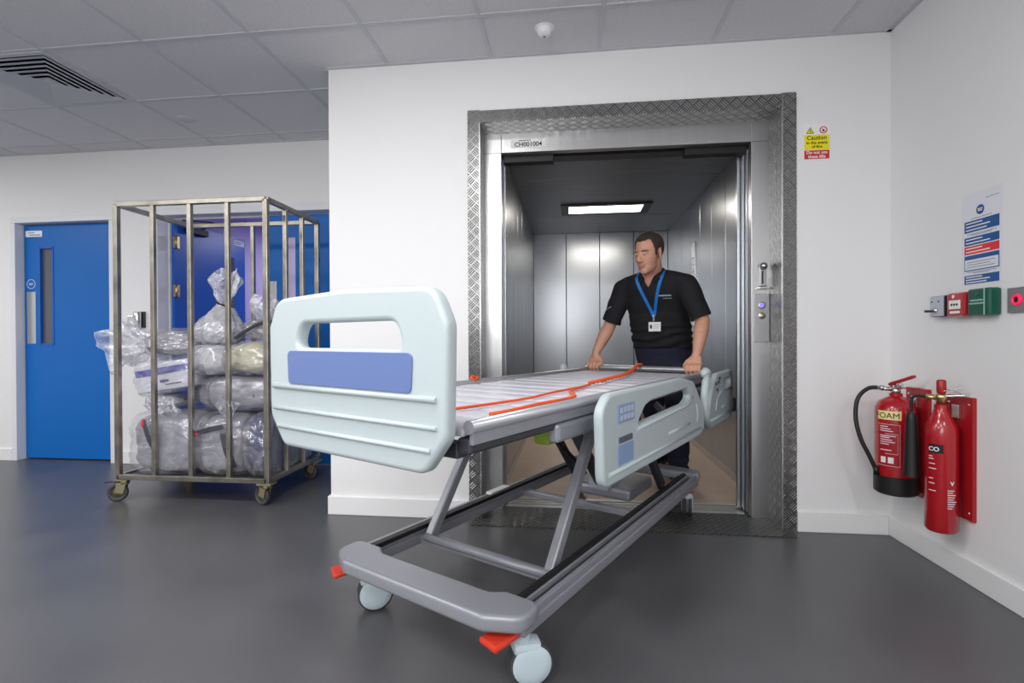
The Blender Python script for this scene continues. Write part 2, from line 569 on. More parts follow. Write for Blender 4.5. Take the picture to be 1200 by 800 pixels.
# slot window in the leaf near its left edge
wx0, wx1, wz0, wz1 = -W1 + .145, -W1 + .265, .965, 1.77
leaf = MB()
leaf.b2((-W1, -.02, .012), (wx0, .024, H1)).b2((wx1, -.02, .012), (W1, .024, H1)).b2((wx0, -.02, .012), (wx1, .024, wz0)).b2((wx0, -.02, wz1), (wx1, .024, H1))
leaf.build('door_leaf', M['blue'], d)
wf = MB()
for a in ((wx0 - .012, wx0 + .006, wz0 - .012, wz1 + .012), (wx1 - .006, wx1 + .012, wz0 - .012, wz1 + .012), (wx0, wx1, wz0 - .012, wz0 + .006), (wx0, wx1, wz1 - .006, wz1 + .012)):
    wf.b2((a[0], -.024, a[2]), (a[1], .02, a[3]))
wf.build('vision_panel_frame', M['blue2'], d)
MB().b2((wx0, -.002, wz0), (wx1, .004, wz1)).build('vision_panel_glass', M['glass_d'], d)
MB().b2((-W1 + .022, -.0225, .97), (-W1 + .105, -.02, 1.405), bev=.001).build('push_plate', M['steel_p'], d)
sg = MB().b2((-W1 + .015, -.0215, 1.865), (-W1 + .17, -.02, 1.915)).build('door_sign', M['white'], d)
tl = MB()
for i, (a, b_) in enumerate(((.04, .10), (.05, .155))):
    tl.b2((-W1 + a, -.0222, 1.895 - i * .018), (-W1 + b_, -.0214, 1.901 - i * .018))
tl.build('sign_text', M['pb'], sg)
rs = MB()
rs.lathe([(.036, 0), (.04, 0), (.04, .0015), (.036, .0015), (.036, 0)], (-W1 + .062, -.02, 1.47), (0, -1, 0))
rs.b2((-W1 + .045, -.022, 1.462), (-W1 + .08, -.0205, 1.467)).b2((-W1 + .045, -.022, 1.473), (-W1 + .08, -.0205, 1.478))
rs.build('round_door_sticker', M['paper'], d)
# room side seen through the slot: closed space behind
struct('wall_store', MB().b2((D1[0] - .3, YB + .9, 0), (D1[1] + .1, YB + 1.0, 2.3)).b2((D1[0] - .4, YB + .12, 0), (D1[0] - .3, YB + 1, 2.3)).b2((D1[0] - .4, YB + .12, 2.2), (D2[0] - .13, YB + 1, 2.3)).b2((D1[0] - .4, YB + .12, -.1), (D2[0] - .13, YB + 1, 0)), M['wall'])

# ------------------------------------------------------------------ double door with one leaf open, lobby beyond
door_frame('trim_2', D2[0], D2[1], D2[2], .055)
ly0, ly1 = YB + .12, 3.6
struct('floor_lobby', MB().b2((-3.4, YB + .25, -.1), (XL + .1, ly1, 0)), M['floor'])
struct('ceiling_lobby', MB().b2((-3.4, ly0, 2.2), (XL + .1, ly1, 2.3)), M['lilac'])
struct('wall_lobby_left', MB().b2((-3.4, ly0, 0), (-3.33, ly1, 2.2)), M['lilac'])
struct('wall_lobby_right', MB().b2((XL + .0, YB + .05, 0), (XL + .1, ly1, 2.2)), M['lilac'])
struct('wall_lobby_back', MB().b2((-3.4, ly1, 0), (XL + .1, ly1 + .1, 2.2)), M['lilac'])
def plain_leaf(e, w_, h_, name='door_leaf', m_=None):
    return MB().b2((0, -.022, .012), (w_, .022, h_), bev=.002).build(name, m_ or M['blue2'], e)
# open leaf, hinged at the left jamb and swung back into the lobby
e = thing('door_2', (D2[0] + .012, YB + .12, 0), None, None, R(87))
e['kind'] = 'structure'
plain_leaf(e, .85, D2[2] - .01)
for z in (1.80, 1.40, .2):
    hm = MB()
    hm.b2((-.012, -.05, z - .05), (.03, -.022, z + .05), bev=.002)
    hm.cyl((-.008, -.048, z - .052), (-.008, -.048, z + .052), .009)
    hm.build('hinge', M['brassy'], e)
cl = MB().b2((.10, -.075, 1.90), (.32, -.022, 1.955), bev=.006)
cl.bar((.28, -.05, 1.965), (.10, -.30, 1.972), .022, .008).bar((.10, -.30, 1.972), (-.02, -.12, 1.972), .022, .008)
cl.build('door_closer', M['dark'], e)
ds = MB().b2((.70, -.0235, 1.905), (.835, -.022, 1.955)).build('door_sign', M['white'], e)
for i in range(2):
    MB().b2((.71, -.0242, 1.935 - i * .018), (.82 - .03 * i, -.0234, 1.942 - i * .018)).build('sign_text', M['pb'], ds)
MB().b2((.60, -.0235, .95), (.70, -.022, 1.78)).build('vision_panel_glass', M['glass_d'], e)
# closed right leaf
e = thing('door_3', (-2.40, YB + .10, 0), None, None)
e['kind'] = 'structure'
LW = D2[1] - .006 + 2.40
vx0, vx1, vz0, vz1 = .165, .245, .95, 1.81
lf = MB().b2((0, -.022, .012), (vx0, .022, 1.98)).b2((vx1, -.022, .012), (LW, .022, 1.98)).b2((vx0, -.022, .012), (vx1, .022, vz0)).b2((vx0, -.022, vz1), (vx1, .022, 1.98))
lf.build('door_leaf', M['blue'], e)
MB().b2((vx0, -.003, vz0), (vx1, .003, vz1)).build('vision_panel_glass', M['lilac'], e)
MB().b2((.012, -.0245, 1.0), (.085, -.022, 1.46), bev=.001).build('push_plate', M['steel_p'], e)
t = thing('ceiling_light', (-2.3, 2.5, 2.2), 'lobby ceiling light beyond the open blue double door', 'light')
MB().b2((-.3, -.3, -.02), (.3, .3, 0), bev=.003).build('light_frame', M['tbar'], t)
M['lobbylamp'] = mat('lobby_lamp_diffuser', srgb(250, 250, 255), .5, emis=((.85, .85, 1, 1), 6))
MB().b2((-.27, -.27, -.024), (.27, .27, -.018)).build('diffuser', M['lobbylamp'], t)
def area(name, loc, size, power, col, parent=None, sy=None, spread=180):
    l = bpy.data.lights.new(name, 'AREA')
    l.energy = power
    l.color = col
    l.shape = 'RECTANGLE'
    l.size, l.size_y = size, (sy or size)
    l.spread = R(spread)
    o = bpy.data.objects.new(name, l)
    COL.objects.link(o)
    o.location = loc
    if parent is not None:
        o.parent = parent
    return o
area('lamp', (0, 0, -.04), .5, P_BACK, (.85, .85, 1), t)

# fittings on the wall between the doors
t = thing('key_switch_plate', (-3.50, YB, 1.15), 'small square metal key switch plate on wall between blue doors', 'switch')
MB().b2((-.042, -.012, -.042), (.042, 0, .042), bev=.004).build('switch_plate', M['steel_p'], t)
MB().lathe([(0, .02), (.011, .02), (.013, .012), (.013, 0)], (.006, 0, 0), (0, -1, 0), 16).build('key_barrel', M['brassy'], t)
t = thing('door_holder', (-3.415, YB, 1.16), 'chrome cylinder fixed to wall beside the key switch plate', 'wall fitting')
MB().b2((-.026, -.02, -.065), (.03, 0, .065), bev=.004).build('mounting_plate', M['dgrey'], t)
MB().lathe([(0, -.062), (.024, -.062), (.027, -.056), (.027, .05), (.022, .06), (0, .062)], (-.004, -.045, 0), (0, 0, 1), 24).build('chrome_cylinder', M['steel_p'], t)

# ------------------------------------------------------------------ lift entrance
L = thing('lift_entrance', (0.3, 0, 0), 'wide steel lift doorway trimmed with tread plate', 'lift entrance')
ox = -.3
def P_(mb, name, m_, **k):
    return mb.build(name, m_, L, **k)
FX0, FX1, FZ = -.556 + ox, 1.155 + ox, 2.25
P_(MB().b2((FX0, -.006, 0), (OX0 + ox, 0, FZ)), 'tread_plate_left', M['cp_xz'])
P_(MB().b2((OX1 + ox, -.006, 0), (FX1, 0, FZ)), 'tread_plate_right', M['cp_xz'])
P_(MB().b2((OX0 + ox, -.006, OZ), (OX1 + ox, 0, FZ - .004)), 'tread_plate_top', M['cp_xz'])
P_(MB().b2((OX0 + ox - .003, -.008, 0), (OX0 + ox + .001, 0, OZ)), 'edge_angle', M['steel_p'])
P_(MB().b2((OX1 + ox - .001, -.008, 0), (OX1 + ox + .004, 0, FZ)), 'edge_angle', M['steel_p'])
P_(MB().b2((OX0 + ox - .012, 0, 0), (OX0 + ox, .165, OZ)), 'reveal_plate_left', M['cp_yz'])
P_(MB().b2((OX1 + ox, 0, 0), (OX1 + ox + .012, .165, OZ)), 'reveal_plate_right', M['cp_yz'])
P_(MB().b2((OX0 + ox - .012, 0, OZ), (OX1 + ox + .012, .165, OZ + .012)), 'soffit_plate', M['cp_xy'])
# steel architrave behind the reveal
AX0, AX1, AZ = -.392 + ox, .992 + ox, 2.072
P_(MB().b2((OX0 + ox - .03, .165, 0), (AX0, .215, OZ + .03), bev=.002), 'jamb_left', M['steel'])
P_(MB().b2((AX1, .165, 0), (OX1 + ox + .03, .215, OZ + .03), bev=.002), 'jamb_right', M['steel'])
lt = P_(MB().b2((AX0, .165, AZ), (AX1, .215, OZ + .03), bev=.002), 'lintel', M['steel'])
P_(MB().b2((OX0 + ox, .1638, AZ - .002), (AX0, .166, AZ)), 'joint_line', M['seam'])
P_(MB().b2((AX1, .1638, AZ - .002), (OX1 + ox, .166, AZ)), 'joint_line', M['seam'])
lb = P_(MB().b2((-.335 + ox, .1625, 2.098), (-.135 + ox, .1645, 2.145)), 'number_label', M['white'])
tm = MB().add_mesh(text_mesh('CH001004', .036, .0003, .0006), Matrix.Translation((-.235 + ox, .162, 2.103)) @ TEXT_S)
tm.b2((-.29 + ox, .1618, 2.136), (-.22 + ox, .1624, 2.140)).b2((-.175 + ox, .1618, 2.139), (-.15 + ox, .1624, 2.141))
tm.build('lettering', M['ink'], lb)
# header gear above the opening, retracted telescopic door panels at both sides
hd = MB().b2((AX0 - .1, .30, 2.085), (AX1 + .1, .395, 2.30)).b2((AX0 - .1, .215, 2.12), (AX1 + .1, .30, 2.30))
P_(hd, 'door_header', M['dgrey'])
P_(MB().b2((AX0 + .0, .225, 2.035), (AX0 + .30, .29, 2.12), bev=.003), 'door_hanger_left', M['dark'])
P_(MB().b2((AX1 - .34, .225, 2.035), (AX1, .29, 2.12), bev=.003), 'door_hanger_right', M['dark'])
for nm, sgn, xa in (('door_panel_left', -1, AX0), ('door_panel_right', 1, AX1)):
    for k, (y0, off) in enumerate(((.222, .008), (.262, .0), (.305, -.018 if sgn > 0 else .006))):
        xe = xa + sgn * (off - .012)
        x_far = xa + sgn * .11
        a, b_ = sorted((xe, x_far))
        P_(MB().b2((a, y0, .012), (b_, y0 + .03, 2.05), bev=.002), 'door_panel', M['steel_v'])
# landing sill and threshold
sl = MB()
sl.b2((AX0 - .1, .215, -.02), (AX1 + .1, .265, .004)).b2((AX0 - .1, .277, -.02), (AX1 + .1, .305, .004)).b2((AX0 - .1, .317, -.02), (AX1 + .1, .345, .004)).b2((AX0 - .1, .357, -.02), (AX1 + .1, .395, .006))
P_(sl, 'door_sill', M['alu'])
P_(MB().b2((AX0 - .1, .215, -.03), (AX1 + .1, .395, -.012)), 'sill_groove', M['seam'])
struct('trim_3', MB().b2((OX0 - .04, -.10, -.01), (OX1 + .03, .215, .005)), M['cp_fl'])
# call station on the right jamb
cs = P_(MB().b2((1.003 + ox, .157, .97), (1.083 + ox, .166, 1.235), bev=.002), 'call_station', M['steel_m'])
for z, nm, mm in ((1.172, 'call_button', M['violet']), (1.115, 'key_switch', M['brassy'])):
    bt = MB().lathe([(0, .006), (.011, .006), (.013, .003), (.013, 0)], (1.043 + ox, .157, z), (0, -1, 0), 20).build(nm, mm, cs)
    MB().lathe([(.013, 0), (.019, 0), (.019, .004), (.013, .004)], (1.043 + ox, .157, z), (0, -1, 0), 24).build('button_ring', M['steel_p'], bt)
for x in (1.011, 1.076):
    for z in (.98, 1.225):
        MB().lathe([(0, .003), (.004, .002), (.004, 0)], (x + ox, .157, z), (0, -1, 0), 10).build('plate_screw', M['steel'], cs)
hs = P_(MB().b2((1.03 + ox, .150, 1.275), (1.066 + ox, .166, 1.385), bev=.004), 'card_slot', M['steel_m'])
MB().b2((1.041 + ox, .1485, 1.29), (1.049 + ox, .151, 1.36)).build('slot_opening', M['dark'], hs)
MB().lathe([(0, .03), (.012, .026), (.02, .012), (.02, 0)], (1.048 + ox, .150, 1.385), (0, -1, 0), 20).build('dome_lamp', M['steel_p'], hs)
MB().b2((1.022 + ox, .135, 1.262), (1.076 + ox, .166, 1.272), bev=.002).build('slot_tray', M['steel_p'], hs)

# ------------------------------------------------------------------ lift car
CX0, CX1, CY0, CY1, CZ = -.4325, 1.137, .395, 3.31, 2.242
def panelled(axis, a0, a1, pos, n, depth, z0=.06, z1=CZ):
    """folded sheet panels with narrow joints"""
    mb_ = MB()
    wdt = (a1 - a0) / n
    for i in range(n):
        p0, p1 = a0 + i * wdt + .0025, a0 + (i + 1) * wdt - .0025
        if axis == 'x':
            mb_.b2((p0, pos, z0), (p1, pos + depth, z1), bev=.003)
        else:
            mb_.b2((min(pos, pos + depth), p0, z0), (max(pos, pos + depth), p1, z1), bev=.003)
    return mb_
struct('wall_lift_back', panelled('x', CX0, CX1, CY1, 4, .02), M['steel_v'])
struct('wall_lift_left', panelled('y', CY0, CY1, CX0, 8, -.02), M['steel_v'])
struct('wall_lift_right', panelled('y', CY0, CY1, CX1, 8, .02), M['steel_v'])
sh = MB()
sh.b2((CX0 - .06, CY1 + .012, -.05), (CX1 + .06, CY1 + .05, CZ + .05)).b2((CX0 - .06, CY0, -.05), (CX0 - .012, CY1 + .05, CZ + .05)).b2((CX1 + .012, CY0, -.05), (CX1 + .06, CY1 + .05, CZ + .05))
struct('wall_lift_shell', sh, M['seam'])
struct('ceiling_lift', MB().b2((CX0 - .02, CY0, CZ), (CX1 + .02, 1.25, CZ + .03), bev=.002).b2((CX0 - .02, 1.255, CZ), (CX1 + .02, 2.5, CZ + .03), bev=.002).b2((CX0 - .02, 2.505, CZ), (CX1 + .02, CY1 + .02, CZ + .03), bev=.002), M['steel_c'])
struct('floor_lift', MB().b2((CX0 - .02, CY0, -.05), (CX1 + .02, CY1 + .02, 0)), M['tanfloor'])
struct('trim_4', MB().b2((CX0, CY1 - .006, 0), (CX1, CY1 + .01, .06)).b2((CX0 - .01, CY0, 0), (CX0 + .006, CY1, .06)).b2((CX1 - .006, CY0, 0), (CX1 + .01, CY1, .06)), M['steel_p'])
t = thing('lift_light', (.34, 2.19, CZ), 'glowing rectangular light in the lift ceiling', 'light')
MB().b2((-.42, -.19, -.012), (.42, -.135, 0), bev=.002).b2((-.42, .135, -.012), (.42, .19, 0), bev=.002).b2((-.42, -.135, -.012), (-.345, .135, 0), bev=.002).b2((.345, -.135, -.012), (.42, .135, 0), bev=.002).build('light_frame', M['dgrey'], t)
M['liftlamp'] = mat('lift_lamp_diffuser', srgb(255, 246, 232), .5, emis=((1, .93, .83, 1), 7))
MB().b2((-.345, -.135, -.006), (.345, .135, -.001)).build('diffuser', M['liftlamp'], t)
area('lamp', (0, 0, -.02), .66, P_LIFT, (1, .92, .82), t, .25)
t = thing('lift_button_panel', (CX1, 2.05, 1.45), 'slim steel button panel on the right wall inside the lift', 'button panel')
MB().b2((-.012, -.06, -.35), (0, .06, .42), bev=.003).build('panel_plate', M['steel_p'], t)
MB().b2((-.05, -.03, -.02), (-.012, .03, .10), bev=.008).build('phone_hook', M['steel'], t)
for k in range(3):
    MB().lathe([(0, .005), (.012, .004), (.013, 0)], (-.012, 0, .16 + k * .06), (-1, 0, 0), 16).build('push_button', M['lightgrey'], t)

# ------------------------------------------------------------------ ceiling fittings
t = thing('ceiling_vent', ((-3.34 - 2.757) / 2, (-.373 + .21) / 2, ZC), 'square louvred air diffuser in the grey ceiling at left', 'vent')
hw = .285
fr = MB()
for a, b_ in (((-hw, -hw), (hw, -hw + .03)), ((-hw, hw - .03), (hw, hw)), ((-hw, -hw + .03), (-hw + .03, hw - .03)), ((hw - .03, -hw + .03), (hw, hw - .03))):
    fr.b2((a[0], a[1], -.008), (b_[0], b_[1], .0), bev=.002)
fr.build('vent_frame', M['tbar'], t)
MB().b2((-hw + .01, -hw + .01, .0), (hw - .01, hw - .01, .004)).build('vent_backing', M['dark'], t)
for k in range(6):
    o_, i_ = .250 - k * .04, .250 - k * .04 - .030
    ring = MB()
    bmv = ring.bm
    def rg(r_, z_): return [bmv.verts.new((sx * r_, sy * r_, z_)) for sx, sy in ((-1, -1), (1, -1), (1, 1), (-1, 1))]
    A, B_ = rg(o_, -.010), rg(i_, -.003)
    A2, B2 = rg(o_ - .002, -.008), rg(i_, -.001)
    for p_, q_ in ((A, B_), (B_, B2), (B2, A2), (A2, A)):
        for j in range(4):
            bmv.faces.new((p_[j], p_[(j + 1) % 4], q_[(j + 1) % 4], q_[j]))
    ring.build('louvre_ring', M['tbar'], t)
MB().b2((-.02, -.02, -.008), (.02, .02, -.003)).build('vent_centre', M['tbar'], t)
t = thing('smoke_detector', (-.12, -.23, ZC), 'small white domed detector on the ceiling above the lift', 'smoke detector')
MB().lathe([(0, -.003), (.048, -.003), (.05, 0)], (0, 0, 0), (0, 0, 1), 32).build('detector_base', M['white'], t)
MB().lathe([(0, -.042), (.02, -.040), (.034, -.028), (.038, -.01), (.04, -.003), (.0, -.003)], (0, 0, 0), (0, 0, 1), 32).build('detector_head', M['white'], t)
MB().lathe([(0, -.045), (.007, -.044), (.008, -.040), (0, -.04)], (0, 0, 0), (0, 0, 1), 16).build('sensor_tip', M['grey_box'], t)
t = tag(MB().lathe([(0, -.004), (.055, -.004), (.06, -.001), (.06, .0)], (-2.65, .5, ZC), (0, 0, 1), 32).build('ceiling_blank', M['tbar']), 'flat round blanking disc on ceiling tile over the laundry cage', 'ceiling disc')
# unseen corridor luminaires (behind and beside the camera)
M['tubelamp'] = mat('luminaire_diffuser', srgb(245, 248, 255), .5, emis=((1, .985, .96, 1), 4))
def luminaire(ix, iy, label):
    x = -.425 + TP * ix + TP / 2
    y = .21 + TP * iy - TP / 2
    t = thing('ceiling_light', (x, y, ZC), label, 'light', group='corridor ceiling lights outside the photo')
    h = TP / 2 - .012
    MB().b2((-h, -h, -.006), (h, -h + .02, 0)).b2((-h, h - .02, -.006), (h, h, 0)).b2((-h, -h + .02, -.006), (-h + .02, h - .02, 0)).b2((h - .02, -h + .02, -.006), (h, h - .02, 0)).build('light_frame', M['tbar'], t)
    MB().b2((-h + .02, -h + .02, -.004), (h - .02, h - .02, -.001)).build('diffuser', M['tubelamp'], t)
    area('lamp', (0, 0, -.012), .52, P_CEIL, (1, .99, .98), t)
for ix, iy in ((-1, -3), (-4, -3), (-9, -1), (-9, -4), (-6, -3), (-1, -6), (-4, -6), (2, -6)):  # far-left one nearest the back wall is added to brighten that wall
    luminaire(ix, iy, 'unseen square ceiling luminaire in the corridor, outside the photo')

soft = area('soft_lamp', (-.9, -4.6, 1.75), 1.5, P_SOFT, (1, .99, .98), None, 1.3, 140)
soft.rotation_euler = (Vector((-1.0, 0, 3.0)) - soft.location).to_track_quat('-Z', 'Y').to_euler()

# ------------------------------------------------------------------ hospital bed (local x: towards the head end, y: to the left, z up)
BC = Vector((-.038, -.382, 0))
BA = Vector((.4789, .8779, 0)).normalized()
BL = Vector((-BA.y, BA.x, 0))
BRZ = math.atan2(BA.y, BA.x)
def Wd(s, t, z):
    return BC + BA * s + BL * t + Vector((0, 0, z))
bed = thing('hospital_bed', BC, 'wheeled hospital bed with pale plastic end board and side rails, no mattress', 'bed', BRZ)
# base frame: two long grooved members, front and rear cross members
for sgn in (1, -1):
    y = .355 * sgn
    f = MB()
    f.b2((-.90, y - .034, .165), (.86, y + .034, .205), bev=.006)
    f.b2((-.88, y - .030, .205), (.84, y - .012, .228), bev=.003).b2((-.88, y + .012, .205), (.84, y + .030, .228), bev=.003)
    o = f.build('base_rail', M['bedgrey'], bed)
    MB().b2((-.88, y - .012, .204), (.84, y + .012, .212)).build('rail_groove', M['beddark'], o)
    MB().b2((-.86, y - sgn * .03 - .011, .222), (.80, y - sgn * .03 + .011, .24), bev=.004).build('slide_bar', M['dark'], o)
pl = plate([rpoly([(-.985, .30, .05), (-.985, -.30, .05), (-.93, -.405, .05), (-.83, -.405, .04), (-.83, -.28, .03), (-.86, -.24, .03), (-.86, .24, .03), (-.83, .28, .03), (-.83, .405, .04), (-.93, .405, .05)])], .05, .014, 4)
MB().add_mesh(pl, Matrix.Translation((0, 0, .218))).build('front_cross_cover', M['bedgrey'], bed, smooth=40)
pl = plate([rpoly([(.83, .40, .03), (.83, -.40, .03), (.93, -.38, .05), (.95, -.2, .04), (.95, .2, .04), (.93, .38, .05)])], .045, .012, 4)
MB().add_mesh(pl, Matrix.Translation((0, 0, .215))).build('rear_cross_cover', M['bedgrey'], bed, smooth=40)
MB().b2((-.60, -.33, .17), (-.555, .33, .20), bev=.005).build('cross_bar', M['bedgrey'], bed)
MB().b2((.15, -.33, .17), (.19, .33, .20), bev=.005).build('cross_bar', M['bedgrey'], bed)
bx = MB().b2((.40, -.17, .15), (.74, .17, .215), bev=.02)
bx.build('battery_box', M['bedgrey'], bed)
MB().b2((-.1, .335, .229), (.05, .375, .243), bev=.003).build('white_base_label', M['white'], bed)
# lift arms
for sgn in (1, -1):
    MB().bar((-.58, .28 * sgn, .20), (-.22, .28 * sgn, .69), .042, .035, bev=.006, upv=(0, 1, 0)).build('lift_arm', M['bedgrey'], bed)
    MB().bar((.62, .26 * sgn, .20), (.18, .26 * sgn, .69), .05, .03, bev=.006, upv=(0, 1, 0)).build('lift_arm', M['beddark'], bed)
MB().cyl((-.60, -.29, .20), (-.60, .29, .20), .015).build('arm_axle', M['bedgrey'], bed)
MB().cyl((-.21, -.32, .68), (-.21, .32, .68), .016).build('arm_axle', M['beddark'], bed)
MB().cyl((.18, -.32, .68), (.18, .32, .68), .016).build('arm_axle', M['beddark'], bed)
a_ = MB().cyl((.42, .0, .22), (.12, .0, .55), .030).cyl((.12, .0, .55), (-.02, .0, .69), .016)
a_.build('actuator', M['beddark'], bed)
MB().b2((.38, -.06, .19), (.52, .06, .28), bev=.015).build('motor_housing', M['lightgrey'], bed)
MB().tube([(.1, .1, .69), (.14, .16, .58), (.22, .15, .46), (.28, .1, .38), (.36, .06, .28)], .009).build('cable', M['dark'], bed)
MB().tube([(-.05, -.12, .69), (.02, -.18, .6), (.1, -.16, .55), (.18, -.14, .69)], .007).build('cable', M['dark'], bed)
# casters
def caster(x, y, swivel, big_pedal, pedal_dir):
    f = MB()
    f.cyl((x, y, .12), (x, y, .20), .026, .03)
    dx, dy = math.cos(swivel), math.sin(swivel)
    cx, cy = x + dx * .028, y + dy * .028
    ax = Vector((-dy, dx, 0))
    # twin pale shells
    for k in (-1, 1):
        c = Vector((cx, cy, .0645)) + ax * (k * .019)
        f.lathe([(0, .0135), (.030, .0135), (.054, .010), (.0615, .003), (.0615, -.006), (0, -.006)], c, ax * k, 28)
    f.box((cx - dx * .012, cy - dy * .012, .112), (.085, .060, .036), Matrix.Rotation(swivel, 3, 'Z'), bev=.014)
    o = f.build('caster', M['caster_w'], bed, smooth=45)
    wl = MB()
    for k in (-1, 1):
        c = Vector((cx, cy, .0635)) + ax * (k * .017)
        wl.lathe([(.0, -.009), (.060, -.009), (.0635, -.005), (.0635, .005), (.060, .009), (.0, .009)], c, ax, 32)
    wl.build('wheel', M['rubber'], o)
    px, py = pedal_dir
    pd = MB()
    d_ = Vector((px, py, 0)).normalized()
    c0 = Vector((x, y, .178))
    if big_pedal:
        pd.box(c0 + d_ * .075 + Vector((0, 0, -.012)), (.10, .075, .020), Matrix.Rotation(math.atan2(d_.y, d_.x), 3, 'Z') @ Matrix.Rotation(.15, 3, 'Y'), bev=.008)
        pd.build('brake_pedal', M['red_p'], o)
        MB().bar(c0, c0 + d_ * .05, .03, .014, bev=.004).build('pedal_arm', M['dark'], o)
    else:
        pd.box(c0 + d_ * .045 + Vector((0, 0, -.025)), (.035, .05, .03), Matrix.Rotation(math.atan2(d_.y, d_.x), 3, 'Z'), bev=.006)
        pd.build('brake_pedal', M['red_p'], o)
        MB().bar(c0 + Vector((-.02, -.05, .015)), c0 + Vector((.02, .06, .02)), .035, .03, bev=.008).build('pedal_arm', M['dark'], o)
caster(-.845, .345, R(-35), True, (-1, .55))
caster(-.855, -.345, R(-42), True, (-1, .25))
caster(.825, -.335, R(15), False, (-.9, -.4))
caster(.825, .335, R(60), False, (-.8, .4))
# deck frame and panels
f = MB()
for sgn in (1, -1):
    f.b2((-1.12, sgn * .36 - .022, .715), (1.05, sgn * .36 + .022, .755), bev=.008)
for x in (-1.10, -.4, .3, 1.03):
    f.b2((x - .02, -.34, .70), (x + .02, .34, .74), bev=.005)
f.build('deck_frame', M['beddark'], bed)
f = MB().b2((-.72, -.395, .675), (-.05, -.355, .735), bev=.012)
f.build('side_cover', M['bedgrey'], bed)
MB().b2((-.62, -.30, .64), (-.25, -.24, .70), bev=.01).build('green_cable_tray', M['green'], bed)
for (x0, x1) in ((-1.13, -.60), (-.58, -.19), (-.17, .10), (.12, .98)):
    f = MB()
    n_ = max(2, round((x1 - x0) / .135))
    wd = (x1 - x0) / n_
    for i in range(n_):
        f.b2((x0 + i * wd + .009, -.365, .764), (x0 + (i + 1) * wd - .009, .365, .784), bev=.007)
    for yy in (-.34, -.13, .13, .34):
        f.b2((x0 + .006, yy - .022, .758), (x1 - .006, yy + .022, .778), bev=.004)
    f.build('deck_panel', M['beddeck'], bed, smooth=50)
for sgn in (1, -1):
    f = MB().tube([(-1.13, sgn * .385, .785), (.9, sgn * .385, .785), (1.02, sgn * .385, .79)], .017, 12)
    f.build('deck_edge_tube', M['bedrail_m'], bed)
    MB().b2((-1.12, sgn * .385 - .006, .74), (1.0, sgn * .385 + .006, .785), bev=.002).build('edge_skirt', M['bedgrey'], bed)
hb = MB()
pts = [(.98, .385, .79), (1.03, .385, .795), (1.058, .365, .80), (1.064, .33, .80), (1.064, -.33, .80), (1.058, -.365, .80), (1.03, -.385, .795), (.98, -.385, .79)]
hb.tube(pts, .019, 14)
hb.build('head_end_bar', M['bedrail_m'], bed, smooth=60)
MB().lathe([(0, -.02), (.022, -.018), (.027, 0), (.022, .03), (0, .036)], (.74, .41, .80), (0, 0, 1), 20).build('corner_knob', M['bedplastic'], bed)
# foot board
def XZ_at(x, y, z):   # plate (u, v) -> (across y, up z)
    return Matrix(((0, 0, 1, x), (1, 0, 0, y), (0, 1, 0, z), (0, 0, 0, 1)))
hole = rpoly([(-.232, .300, .03), (.232, .300, .03), (.205, .372, .045), (-.205, .372, .045)])
outl = rpoly([(-.30, 0, .05), (.30, 0, .05), (.372, .09, .06), (.378, .36, .06), (.335, .45, .07), (0, .462, .3), (-.335, .45, .07), (-.378, .36, .06), (-.372, .09, .06)])
fbp = plate([outl, hole], .042, .013, 4)
fb = MB().add_mesh(fbp, XZ_at(-1.175, 0, .672)).build('foot_board', M['bedplastic'], bed, smooth=40)
ip = plate([rpoly([(-.262, .193, .015), (.262, .193, .015), (.268, .292, .02), (-.268, .292, .02)])], .006, .002)
MB().add_mesh(ip, XZ_at(-1.1975, 0, .672)).build('blue_inlay', M['bedblue'], fb)
rb = MB()
for z, hw_ in ((.115, .345), (.06, .325)):
    rb.tube([(-1.197, -hw_, .672 + z), (-1.197, hw_, .672 + z)], .006, 8)
rb.tube([(-1.197, -.345, .672 + .182), (-1.197, .345, .672 + .182)], .008, 8)
rb.build('moulded_rib', M['bedplastic'], fb)
br = MB().b2((-1.155, -.30, .71), (-1.12, -.24, .76), bev=.005).b2((-1.155, .24, .71), (-1.12, .30, .76), bev=.005)
br.build('board_bracket', M['beddark'], bed)
